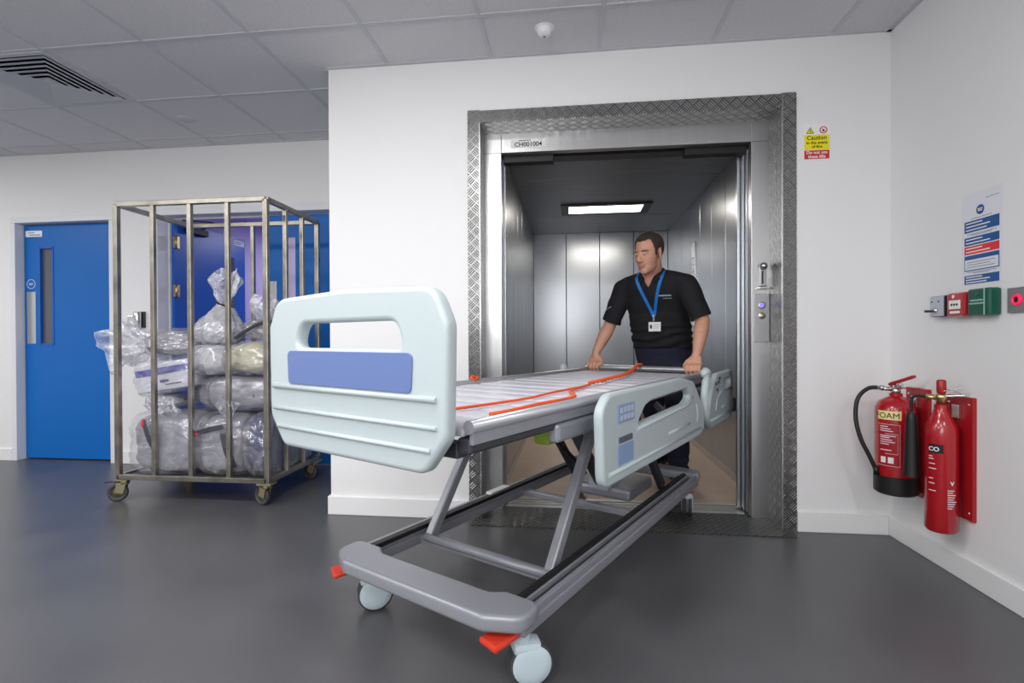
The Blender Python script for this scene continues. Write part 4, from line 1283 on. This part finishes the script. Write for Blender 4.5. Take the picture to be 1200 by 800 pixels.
def lines(r, rows, a0, a1, parent, mm, h=.003, nm='label_line'):
    mb_ = MB()
    for i, zz in enumerate(rows):
        f_ = .5 + .5 * ((i * 53) % 10) / 10
        s_ = patch(r, zz, zz + h, a0, a0 + (a1 - a0) * f_, .0006, n=6)
        me = bpy.data.meshes.new('tmp'); s_.bm.to_mesh(me); s_.bm.free()
        mb_.bm.from_mesh(me); bpy.data.meshes.remove(me)
    return mb_.build(nm, mm, parent)
# foam: stout cylinder with black skirt. Direction to the camera seen from it:
FXc, FYc, FZb = 1.499, -.218, .275
t = thing('foam_extinguisher', (FXc, FYc, FZb), 'stout red foam fire extinguisher with black base and looped hose', 'fire extinguisher')
fr_ = .0815
adir = math.atan2(-2.741 - FYc, 0 - FXc)
MB().lathe([(0, .02), (fr_, .02), (fr_, .37), (fr_ * .97, .395), (fr_ * .80, .425), (fr_ * .45, .442), (.026, .448), (.026, .462), (0, .462)], n=48).build('cylinder_body', M['ext_red'], t, smooth=35)
MB().lathe([(0, .0), (fr_ * .93, 0), (fr_ + .004, .008), (fr_ + .004, .082), (fr_, .086), (0, .086)], n=48).build('base_skirt', M['dark'], t, smooth=35)
hd = MB().cyl((0, 0, .455), (0, 0, .488), .019).box((0, 0, .490), (.04, .028, .022), bev=.004)
hd.cyl((-.01, .0, .478), (-.062, .03, .484), .010)
hd.build('valve_body', M['steel_p'], t)
hb_ = MB().bar((-.02, .012, .500), (.035, -.075, .545), .026, .013, bev=.004).bar((-.015, .01, .500), (.0, -.012, .512), .022, .02, bev=.003)
hb_.build('squeeze_handle', M['board_red'], t)
MB().bar((-.01, .008, .485), (.045, -.085, .492), .018, .005, bev=.002).build('carry_handle', M['board_red'], t)
MB().tube([Vector((.0, -.03, .497)) + Vector((math.cos(a) * .014, 0, math.sin(a) * .014)) for a in [k * PI / 8 for k in range(16)]], .0015, 6, closed=True).build('pin_ring', M['steel_p'], t)
hose = smooth_path([(-.055, .028, .484), (-.095, .045, .478), (-.140, .045, .43), (-.155, .035, .34), (-.145, .015, .25), (-.115, .0, .17), (-.095, -.005, .12), (-.090, -.01, .10)], 8)
MB().tube(hose, .0095, 12).build('hose', M['dark'], t)
MB().cyl((-.0905, -.01, .125), (-.0895, -.012, .085), .012).build('hose_nozzle', M['dark'], t)
MB().cyl((-.055, .028, .484), (-.040, .02, .483), .013).build('hose_coupling', M['steel_p'], t)
aF = adir - .30
cb_ = patch(fr_ + .0004, .345, .385, aF - .62, aF + .55).build('cream_band', M['cream'], t)
wrap('FOAM', .036, fr_ + .001, .352, aF - .10, cb_, M['ink'], bold=.0)
ln = patch(fr_ + .0002, .135, .325, aF - .58, aF + .50, .0005)
lb_ = ln.build('label_panel', M['board_red'], t)
fo = MB()
for (z0, z1, a0, a1) in ((.135, .1365, aF - .58, aF + .50), (.3235, .325, aF - .58, aF + .50), (.135, .325, aF + .488, aF + .50), (.19, .1915, aF - .2, aF + .40), (.28, .2815, aF - .2, aF + .40), (.19, .2815, aF + .39, aF + .40)):
    s_ = patch(fr_ + .0008, z0, z1, a0, a1, .0005, n=8)
    me = bpy.data.meshes.new('tmp'); s_.bm.to_mesh(me); s_.bm.free(); fo.bm.from_mesh(me); bpy.data.meshes.remove(me)
fo.build('label_outline', M['paper'], lb_)
lines(fr_ + .0008, [.312, .302, .292, .270, .262, .252, .242, .232, .205], aF - .45, aF + .35, lb_, M['paper'], .0035)
for a0 in (aF - .42, aF - .05):
    patch(fr_ + .0008, .148, .175, a0, a0 + .26, .0005, n=6).build('pictogram', M['white'], lb_)
lines(fr_ + .0003, [.135 + .008 * k for k in range(10)], aF + .72, aF + 1.05, t, M['pgrey'], .003)
# CO2: slim cylinder with horn
GX, GY, GZ = 1.521, -.474, .198
t = thing('slim_extinguisher', (GX, GY, GZ), 'slim red fire extinguisher with black label and black horn', 'fire extinguisher')
gr_ = .0565
adir2 = math.atan2(-2.741 - GY, -GX)
MB().lathe([(0, .0), (gr_ * .86, 0), (gr_, .012), (gr_, .395), (gr_ * .95, .43), (gr_ * .7, .462), (.028, .485), (.024, .50), (.024, .52), (0, .52)], n=40).build('cylinder_body', M['ext_red'], t, smooth=35)
MB().lathe([(0, .515), (.018, .515), (.018, .54), (.023, .545), (.023, .558), (.012, .565), (0, .566)], n=20).build('brass_valve', M['brassy'], t)
MB().lathe([(0, .565), (.014, .565), (.0165, .575), (.0165, .615), (.012, .622), (0, .623)], n=20).build('valve_cap', M['board_red'], t, smooth=40)
MB().bar((0, -.01, .555), (.05, -.06, .562), .016, .005, bev=.002).bar((0, -.01, .575), (.045, -.055, .592), .014, .004, bev=.002).build('handle', M['steel_p'], t)
MB().tube([(.0, -.02, .585), (.03, -.05, .575), (.055, -.03, .56), (.04, .0, .55), (.01, .0, .56)], .0015, 6).build('seal_wire', M['steel_p'], t)
MB().cyl((-.015, .01, .548), (-.040, .03, .548), .011).build('horn_coupling', M['brassy'], t)
tb_ = smooth_path([(-.035, .03, .548), (-.055, .052, .55), (-.068, .064, .542), (-.072, .068, .52), (-.072, .068, .48)], 6)
MB().tube(tb_, .006, 10).build('swivel_tube', M['dark'], t)
MB().lathe([(0, .475), (.012, .475), (.019, .46), (.020, .44), (.029, .22), (.031, .205), (.027, .207), (.0, .21)], (-.072, .068, 0), n=24).build('horn', M['dark'], t, smooth=40)
aG = adir2
bl_ = patch(gr_ + .0003, .325, .362, aG - .75, aG + .12).build('black_label', M['ink'], t)
wrap('CO', .024, gr_ + .001, .334, aG - .42, bl_, M['white'])
lines(gr_ + .0003, [.31, .30, .28, .26, .22, .20, .17], aG - .75, aG - .25, t, M['paper'], .003)
wrap('V', .022, gr_ + .0005, .20, aG + .62, t, M['white'], nm='chevron_mark')
lines(gr_ + .0003, [.105 + .009 * k for k in range(9)], aG + .35, aG + .95, t, M['paper'], .003)
# ------------------------------------------------------------------ the man pushing the bed
FEET = Wd(1.45, 0, 0)
man = thing('person', FEET, 'man in black polo shirt and blue lanyard leaning forward to push the bed', 'person')
def V(s, t, z):
    return Wd(s, t, z) - FEET
def capsule(mb_, a, b, ra, rb, n=16, m_=6):
    a, b = Vector(a), Vector(b)
    L_ = (b - a).length
    prof = [(ra * math.sin(PI / 2 * k / m_), -ra * math.cos(PI / 2 * k / m_)) for k in range(m_ + 1)]
    prof += [(rb * math.cos(PI / 2 * k / m_), L_ + rb * math.sin(PI / 2 * k / m_)) for k in range(m_ + 1)]
    prof[0] = (0, -ra); prof[-1] = (0, L_ + rb)
    mb_.lathe(prof, a, b - a, n)
def chain(mb_, pts, rs):
    for i in range(len(pts) - 1):
        capsule(mb_, pts[i], pts[i + 1], rs[i], rs[i + 1])
def loft(mb_, rings, n=32, pw=2.3):
    """rings: (centre, half width across t, half depth along s) with rounded ends"""
    X_, Y_ = BL, BA
    R_ = []
    for (c, a_, b_) in rings:
        ring = []
        for k in range(n):
            th = 2 * PI * k / n
            cx, sx = math.cos(th), math.sin(th)
            kk = (abs(cx) ** pw + abs(sx) ** pw) ** (-1 / pw)
            ring.append(mb_.bm.verts.new(c + X_ * (a_ * kk * cx) + Y_ * (b_ * kk * sx)))
        R_.append(ring)
    for A, B_ in zip(R_, R_[1:]):
        for k in range(n):
            mb_.bm.faces.new((A[k], A[(k + 1) % n], B_[(k + 1) % n], B_[k]))
    mb_.bm.faces.new(R_[0][::-1]); mb_.bm.faces.new(R_[-1])
def remesh(mb_, vox, smooth_n=3, factor=.5, disp=None):
    """weld overlapping volumes into one continuous skin"""
    bmesh.ops.recalc_face_normals(mb_.bm, faces=mb_.bm.faces[:])
    me = bpy.data.meshes.new('tmp')
    mb_.bm.to_mesh(me); mb_.bm.free()
    o = bpy.data.objects.new('tmp', me)
    COL.objects.link(o)
    md = o.modifiers.new('r', 'REMESH'); md.mode = 'VOXEL'; md.voxel_size = vox
    if smooth_n:
        sm = o.modifiers.new('s', 'SMOOTH'); sm.iterations = smooth_n; sm.factor = factor
    dg = bpy.context.evaluated_depsgraph_get(); dg.update()
    out = bpy.data.meshes.new_from_object(o.evaluated_get(dg))
    bpy.data.objects.remove(o); bpy.data.meshes.remove(me)
    return out
def link_mesh(me, name, ms, parent):
    me.materials.clear()
    for mm in ms: me.materials.append(mm)
    me.polygons.foreach_set('use_smooth', [True] * len(me.polygons))
    o = bpy.data.objects.new(name, me)
    COL.objects.link(o)
    o.parent = parent
    return o
def rot_ring(s, t, z, a_, b_): return (V(s, t, z), a_, b_)

torso = [rot_ring(1.455, 0, .84, .16, .11), rot_ring(1.445, 0, .90, .175, .125), rot_ring(1.41, 0, .98, .178, .13), rot_ring(1.375, 0, 1.07, .178, .138),
         rot_ring(1.325, 0, 1.17, .182, .138), rot_ring(1.275, -.005, 1.26, .192, .132), rot_ring(1.235, -.01, 1.32, .198, .118), rot_ring(1.205, -.012, 1.37, .165, .095), rot_ring(1.185, -.015, 1.41, .09, .065)]
shR, elR_, wrR = V(1.20, .200, 1.325), V(1.20, .298, 1.085), V(1.098, .352, .905)    # his right arm (image left)
shL, elL_, wrL = V(1.19, -.224, 1.335), V(1.205, -.325, 1.10), V(1.098, -.318, .905)
HC = V(1.075, -.025, 1.532)          # head centre
HD = (-(BA) * math.cos(R(15)) + BL * math.sin(R(15))).normalized()
tilt = R(12)
HF = (HD * math.cos(tilt) - Vector((0, 0, 1)) * math.sin(tilt)).normalized()
HY = Vector((0, 0, 1)).cross(HF).normalized()
HZ = HF.cross(HY).normalized()
HM = Matrix((HF, HY, HZ)).transposed()
HS = 1.04
def Hp(x, y, z): return HC + HM @ Vector((x * HS, y * HS, z * HS))
bd = MB()
loft(bd, [(c, a_ * .93, b_ * .93) for c, a_, b_ in torso])
# neck and head
chain(bd, [V(1.20, -.015, 1.36), V(1.165, -.018, 1.43), Hp(-.025, 0, -.06)], [.075, .062, .058])
def E_(x, y, z, rx, ry, rz, rot=None):
    bd.ell(Hp(x, y, z), (rx * HS, ry * HS, rz * HS), HM @ rot if rot else HM)
E_(-.018, 0, .036, .098, .077, .086)
E_(.028, 0, -.012, .064, .066, .090)
E_(.030, 0, -.070, .055, .051, .046)
E_(.062, 0, -.098, .026, .030, .020)
for y in (-1, 1):
    E_(.048, y * .033, -.026, .026, .027, .030)
    E_(.014, y * .036, -.056, .040, .018, .036)
    E_(.078, y * .028, .022, .012, .024, .008)
    E_(.0725, y * .031, .0075, .0130, .0165, .0078)
    E_(.0705, y * .031, -.0085, .0125, .0155, .0060)
    E_(-.004, y * .081, -.008, .016, .008, .031, Matrix.Rotation(R(-12), 3, 'Y') @ Matrix.Rotation(y * R(18), 3, 'Z'))
    E_(-.002, y * .079, -.034, .010, .006, .012)
    E_(.101, y * .0125, -.034, .009, .0075, .007)
chain(bd, [Hp(.082, 0, .018), Hp(.096, 0, -.008), Hp(.109, 0, -.028)], [.0085, .0095, .0125])
E_(.0845, 0, -.0595, .012, .024, .0048)
E_(.0835, 0, -.068, .012, .021, .0055)
# arms
for sh_, el_, wr_, sg in ((shR, elR_, wrR, 1), (shL, elL_, wrL, -1)):
    chain(bd, [sh_, sh_.lerp(el_, .5), el_], [.058, .052, .043])
    chain(bd, [el_, el_.lerp(wr_, .3), el_.lerp(wr_, .7), wr_], [.042, .046, .037, .027])
    tc = (.352 if sg > 0 else -.310)
    # hand closed over the bar (bar at s 1.064, z .80, radius .019)
    k0 = V(1.078, tc, .848)
    capsule(bd, wr_, V(1.088, tc - sg * .004, .868), .027, .026)
    for q in (-.030, -.010, .011, .030):
        capsule(bd, V(1.092, tc + q * .75, .872), V(1.066, tc + q, .838), .0155, .0135)
    for q, ln_ in ((-.0365, .9), (-.0122, 1.0), (.0122, 1.0), (.0365, .92)):
        chain(bd, [V(1.066, tc + q, .836), V(1.040, tc + q, .826), V(1.029, tc + q, .800), V(1.040, tc + q, .779), V(1.052, tc + q, .776)],
              [.0125, .0108, .0100, .0092, .0084])
    ti = -sg
    chain(bd, [V(1.09, tc + ti * .022, .872), V(1.075, tc + ti * .048, .848), V(1.058, tc + ti * .056, .828), V(1.042, tc + ti * .050, .815)], [.014, .0125, .0110, .0095])
# legs (under the trousers)
kneeL, ankL = V(1.335, -.12, .50), V(1.325, -.135, .09)
kneeR, ankR = V(1.50, .10, .48), V(1.76, .105, .11)
for hip, kn, an in ((V(1.44, -.09, .86), kneeL, ankL), (V(1.45, .09, .86), kneeR, ankR)):
    chain(bd, [hip, hip.lerp(kn, .5), kn], [.085, .075, .052])
    chain(bd, [kn, kn.lerp(an, .3), an], [.050, .053, .036])
def even_rim(b_, its=14):
    """straighten the cut edges"""
    rim = [v for v in b_.verts if any(len(e.link_faces) == 1 for e in v.link_edges)]
    nb_ = {v: [e.other_vert(v) for e in v.link_edges if len(e.link_faces) == 1] for v in rim}
    for _ in range(its):
        new = {v: (v.co * .5 + sum((q.co for q in nb_[v]), Vector()) / len(nb_[v]) * .5) for v in rim if len(nb_[v]) == 2}
        for v, c_ in new.items(): v.co = c_
me = remesh(bd, .0032, 5, .5)
nv = len(me.vertices)
co = np.empty(nv * 3); me.vertices.foreach_get('co', co); co = co.reshape(-1, 3)
HMn = np.array(HM); hc = np.array(HC)
loc = ((co - hc) @ HMn) / HS
npoly = len(me.polygons)
cen = np.empty(npoly * 3); me.polygons.foreach_get('center', cen); cen = cen.reshape(-1, 3)
hl = ((cen - hc) @ HMn) / HS
x_, y_, z_ = hl[:, 0], hl[:, 1], hl[:, 2]
near = (np.abs(x_) < .16) & (np.abs(y_) < .12) & (np.abs(z_) < .16)
mi = np.zeros(npoly, int)
stub = near & (x_ > -.01) & (z_ < -.045 + .02 * (np.abs(y_) > .04)) & (z_ > -.13) & (np.abs(y_) < .075)
mi[stub] = 1
lips = near & (x_ > .080) & (np.abs(y_) < .0225) & (z_ < -.0555 - .10 * np.abs(y_)) & (z_ > -.0735 + .18 * np.abs(y_))
mi[lips] = 2
brow = near & (x_ > .06) & (np.abs(y_) > .011) & (np.abs(y_) < .050) & (z_ > .0195 - .10 * np.maximum(0, np.abs(y_) - .035)) & (z_ < .0262 - .16 * np.maximum(0, np.abs(y_) - .03))
mi[brow] = 3
lash = near & (x_ > .07) & (np.abs(np.abs(y_) - .031) < .0145) & (z_ > -.0020) & (z_ < .0022)
mi[lash] = 4
me.polygons.foreach_set('material_index', mi.tolist())
M['brow'] = mat('eyebrow_hair', srgb(88, 62, 50), .8)
M['lash'] = mat('eyelash_line', srgb(62, 44, 40), .6)
body = None
# hair: a short-cropped shell grown from the scalp, taken from the same skin
def hair_mask(x, y, z):
    line = np.where(x > .03, .078 + .25 * np.maximum(0, np.abs(y) - .015) - .9 * np.maximum(0, np.abs(y) - .045), np.where(x > -.005, .030 - (0.03 - x) * 0.2, -.004))
    line = np.where((x > .012) & (x < .034) & (np.abs(y) > .048), .030, line)
    line = np.where(x < -.03, -.035 + (x + .03) * .35, line)
    ear = (np.abs(y) > .074) & (z < .028) & (x > -.03) & (x < .03)
    side_burn = (x > .008) & (x < .026) & (np.abs(y) > .058) & (z > -.015)
    return ((z > line) | side_burn) & ~ear
vn = np.empty(nv * 3); me.vertices.foreach_get('normal', vn); vn = vn.reshape(-1, 3)
hm = hair_mask(x_, y_, z_) & near
bmh = bmesh.new(); bmh.from_mesh(me)
bmh.faces.ensure_lookup_table()
bmesh.ops.delete(bmh, geom=[f for f, k in zip(bmh.faces[:], hm) if not k], context='FACES')
for v in bmh.verts:
    p = np.array(v.co)
    l = ((p - hc) @ HMn) / HS
    q = noise.noise(Vector(l) * 90) * .0022
    th_ = .0045 + .006 * max(0, min(1, (l[2] - .03) / .06))
    v.co += v.normal * (th_ + q)
even_rim(bmh)
hme = bpy.data.meshes.new('hair'); bmh.to_mesh(hme); bmh.free()
body = link_mesh(me, 'body', [M['skin'], M['stubble'], M['lip'], M['brow'], M['lash']], man)
me.polygons.foreach_set('material_index', mi.tolist())
for y in (1, -1):
    ec = Hp(.0715, y * .031, -.001)
    eb = MB().ell(ec, (.0122, .0122, .0122)).build('eye', M['eye'], man)
    gz = (HF - HZ * .28).normalized()
    MB().ell(ec + gz * .0088, (.0052, .0052, .0052)).build('iris', M['iris'], eb)
hr = link_mesh(hme, 'hair', [M['hair']], man)
sd = hr.modifiers.new('thickness', 'SOLIDIFY'); sd.thickness = .008; sd.offset = -1

# polo shirt
def cut_mesh(me_, keep_fn):
    b_ = bmesh.new(); b_.from_mesh(me_)
    bmesh.ops.delete(b_, geom=[f for f in b_.faces if not keep_fn(f.calc_center_median())], context='FACES')
    even_rim(b_)
    b_.to_mesh(me_); b_.free()
    return me_
BAn, BLn = BA, BL
def loc_stz(p):
    q = p + FEET - BC
    return q.dot(BA), q.dot(BL), q.z
sb = MB()
loft(sb, [(c + Vector((0, 0, .0)), a_ * 1.06 + .004, b_ * 1.05 + .006) for c, a_, b_ in torso[1:]])
loft(sb, [rot_ring(1.43, 0, .925, .198, .150), rot_ring(1.405, 0, .98, .205, .158), rot_ring(1.37, 0, 1.06, .203, .160), rot_ring(1.33, 0, 1.15, .198, .152)])
for sh_, el_, sg in ((shR, elR_, 1), (shL, elL_, -1)):
    end = sh_.lerp(el_, .86)
    chain(sb, [sh_, sh_.lerp(el_, .5), end], [.068, .068, .069])
    capsule(sb, V(1.19, sg * .07 - .015, 1.395), sh_, .045, .068)
chain(sb, [V(1.19, -.015, 1.39), V(1.168, -.017, 1.425)], [.080, .070])
sm_ = remesh(sb, .0062, 5, .5)
nrm = [v.normal.copy() for v in sm_.vertices]
for v, vn_ in zip(sm_.vertices, nrm):      # soft folds
    s_, t_, z_2 = loc_stz(v.co)
    d1 = noise.noise(Vector((s_ * 7, t_ * 5 + z_2 * 2.5, z_2 * 9)))
    d2 = noise.noise(Vector((s_ * 12 + 4, t_ * 12 - z_2 * 9, z_2 * 12)))
    fold = max(0, 1 - abs(z_2 - 1.0) / .14)
    v.co += vn_ * (d1 * .009 + d2 * .004 + fold * .007 * math.sin(z_2 * 120 + t_ * 14 + 3 * d1))
axR, axL = (elR_ - shR).normalized(), (elL_ - shL).normalized()
endR, endL = shR.lerp(elR_, .86), shL.lerp(elL_, .86)
nk = V(1.168, -.017, 1.428)
def keep(p):
    s_, t_, z_2 = loc_stz(p)
    if (p - endR).dot(axR) > .012 and (p - endR - axR * (p - endR).dot(axR)).length < .095 and t_ > .2: return False
    if (p - endL).dot(axL) > .012 and (p - endL - axL * (p - endL).dot(axL)).length < .095 and t_ < -.215: return False
    if z_2 < .925: return False
    # neck opening with a short V at the front
    tt = t_ + .012
    if z_2 > 1.405 + .32 * (s_ - 1.12) and abs(tt) < .085: return False
    if s_ < 1.16 and z_2 > 1.315 and abs(tt) < (z_2 - 1.315) * .50: return False
    return True
cut_mesh(sm_, keep)
shirt = link_mesh(sm_, 'polo_shirt', [M['polo']], man)
sd = shirt.modifiers.new('thickness', 'SOLIDIFY'); sd.thickness = .003; sd.offset = -1
bvh = BVHTree.FromPolygons([v.co.copy() for v in sm_.vertices], [tuple(p.vertices) for p in sm_.polygons])
def on_shirt(t_, z_2, lift=.004):
    org = V(.5, t_, z_2)
    h, n_, i_, d_ = bvh.ray_cast(org, BA)
    if h is None:
        return V(1.16, t_, z_2)
    return h - BA * lift
# collar: folded band round the neck, open at the front
cm = MB()
N_ = 30
rows = [[], [], [], []]
for k in range(N_ + 1):
    a = R(-152) + R(304) * k / N_            # 0 = back of the neck
    cb2, sb2 = math.cos(a), math.sin(a)
    front = max(0, -cb2)
    for row, (rr, dz) in zip(rows, ((.064, .012), (.071, .030), (.082, .018), (.094, -.010))):
        p = V(1.168 + cb2 * rr * 1.0 - front * .012, -.017 + sb2 * rr * 1.0, 1.412 + dz + cb2 * .016 - front * .040 - front ** 6 * .02)
        row.append(cm.bm.verts.new(p))
for A, B_ in zip(rows, rows[1:]):
    for k in range(N_):
        f = cm.bm.faces.new((A[k], A[k + 1], B_[k + 1], B_[k])); f.smooth = True
cl_ = cm.build('shirt_collar', M['polo'], man, normals=False)
sd = cl_.modifiers.new('thickness', 'SOLIDIFY'); sd.thickness = .003
# printed marks on chest and sleeve
lgm = MB()
for i, (t0, t1, z0, h_) in enumerate(((-.065, -.145, 1.262, .009), (-.095, -.145, 1.247, .004))):
    n_ = 8
    for j in range(n_):
        ta, tb2 = t0 + (t1 - t0) * j / n_, t0 + (t1 - t0) * (j + .75) / n_
        q = [on_shirt(ta, z0, .0016), on_shirt(tb2, z0, .0016), on_shirt(tb2, z0 + h_, .0016), on_shirt(ta, z0 + h_, .0016)]
        lgm.bm.faces.new([lgm.bm.verts.new(p) for p in q])
M['logo_ink'] = mat('pale_printed_logo', srgb(176, 184, 196), .6)
lgo = lgm.build('chest_logo', M['logo_ink'], shirt, normals=False)
slm = MB()
for j in range(5):
    ta = .262 + .010 * j
    q = [on_shirt(ta, 1.205 - .004 * j, .0016), on_shirt(ta + .007, 1.203 - .004 * j, .0016), on_shirt(ta + .007, 1.210 - .004 * j, .0016), on_shirt(ta, 1.212 - .004 * j, .0016)]
    slm.bm.faces.new([slm.bm.verts.new(p) for p in q])
slm.build('sleeve_logo', M['logo_ink'], shirt, normals=False)
# lanyard ribbon and badge
def ribbon(pts, wd, ht):
    mb_ = MB()
    L1, L2 = [], []
    for i, p in enumerate(pts):
        d = (pts[min(i + 1, len(pts) - 1)] - pts[max(i - 1, 0)]).normalized()
        sd_ = d.cross(-BA).normalized() * (wd / 2)
        L1.append(mb_.bm.verts.new(p - sd_)); L2.append(mb_.bm.verts.new(p + sd_))
    for i in range(len(pts) - 1):
        mb_.bm.faces.new((L1[i], L1[i + 1], L2[i + 1], L2[i]))
    return mb_
lan = None
vz, vt = 1.135, -.020
for sg in (1, -1):
    pts = []
    for k in range(15):
        f_ = k / 14
        t_ = (-.017 + sg * .083) * (1 - f_) + vt * f_
        z_2 = 1.385 * (1 - f_) + vz * f_
        pts.append(on_shirt(t_, z_2, .006))
    pts = [V(1.19, -.017 + sg * .075, 1.438), V(1.145, -.017 + sg * .082, 1.420)] + pts
    o = ribbon(pts, .020, 0).build('lanyard', M['lanyard'], man, normals=False)
    sd = o.modifiers.new('thickness', 'SOLIDIFY'); sd.thickness = .0015
p0, p1 = on_shirt(vt, vz + .01, .010), on_shirt(vt, vz - .03, .010)
MB().bar(p0, p1, .012, .005, bev=.001, upv=tuple(BA)).build('lanyard_clip', M['steel_p'], man)
pc = on_shirt(vt - .002, vz - .065, .012)
bt = MB()
rotb = Matrix((BL, BA, Vector((0, 0, 1)))).transposed()
bt.box(pc, (.082, .003, .062), rotb, bev=.004)
bdg = bt.build('identity_badge', M['white'], man)
MB().box(pc + BL * .024 - BA * .0019, (.014, .0008, .024), rotb).build('badge_photo', M['hair'], bdg)
bl2 = MB()
for j in range(3):
    bl2.box(pc - BL * .012 - BA * .0019 + Vector((0, 0, .012 - j * .010)), (.040, .0006, .002), rotb)
bl2.build('badge_print', M['pgrey'], bdg)
# trousers
tb_m = MB()
loft(tb_m, [rot_ring(1.455, 0, .80, .185, .138), rot_ring(1.445, 0, .88, .192, .145), rot_ring(1.42, 0, .945, .188, .143), rot_ring(1.405, 0, .975, .182, .138)])
for hip, kn, an, sg in ((V(1.445, -.095, .83), kneeL, ankL, -1), (V(1.455, .095, .83), kneeR, ankR, 1)):
    chain(tb_m, [hip, hip.lerp(kn, .5), kn], [.100, .092, .075])
    chain(tb_m, [kn, kn.lerp(an, .5), an + Vector((0, 0, -.01))], [.074, .070, .066])
tm_ = remesh(tb_m, .0075, 4, .5)
nrm = [v.normal.copy() for v in tm_.vertices]
for v, vn_ in zip(tm_.vertices, nrm):
    s_, t_, z_2 = loc_stz(v.co)
    v.co += vn_ * (noise.noise(Vector((s_ * 8, t_ * 8, z_2 * 14))) * .010 + (max(0, 1 - abs(z_2 - .14) / .12)) * .006 * math.sin(z_2 * 110))
link_mesh(tm_, 'trousers', [M['navy']], man)
# shoes
for an, dr in ((ankL, -BA + BL * -.15), (ankR, -BA + BL * .05)):
    dr = Vector((dr.x, dr.y, 0)).normalized()
    heel_up = .0 if an is ankL else .045
    b0 = Vector((an.x, an.y, 0))
    sbm = MB()
    chain(sbm, [b0 + Vector((0, 0, .075 + heel_up)), b0 + dr * .02 + Vector((0, 0, .05 + heel_up * .8))], [.042, .042])
    chain(sbm, [b0 - dr * .05 + Vector((0, 0, .045 + heel_up)), b0 + dr * .06 + Vector((0, 0, .046 + heel_up * .5)), b0 + dr * .155 + Vector((0, 0, .040)), b0 + dr * .20 + Vector((0, 0, .036))], [.040, .042, .043, .032])
    shm = remesh(sbm, .006, 3)
    for v in shm.vertices:
        v.co.z = max(v.co.z, .012)
    so = link_mesh(shm, 'shoe', [M['shoe']], man)
    sl_ = MB()
    side = Vector((-dr.y, dr.x, 0))
    rr_ = []
    for z in (.001, .018):
        ring = []
        for k in range(28):
            a = 2 * PI * k / 28
            q = b0 + dr * (.075 + math.cos(a) * .155) + side * (math.sin(a) * (.043 + .006 * math.cos(a))) + Vector((0, 0, z))
            ring.append(sl_.bm.verts.new(q))
        rr_.append(ring)
    for k in range(28):
        sl_.bm.faces.new((rr_[0][k], rr_[0][(k + 1) % 28], rr_[1][(k + 1) % 28], rr_[1][k]))
    sl_.bm.faces.new(rr_[0][::-1]); sl_.bm.faces.new(rr_[1])
    sl_.build('sole', M['rubber'], so)
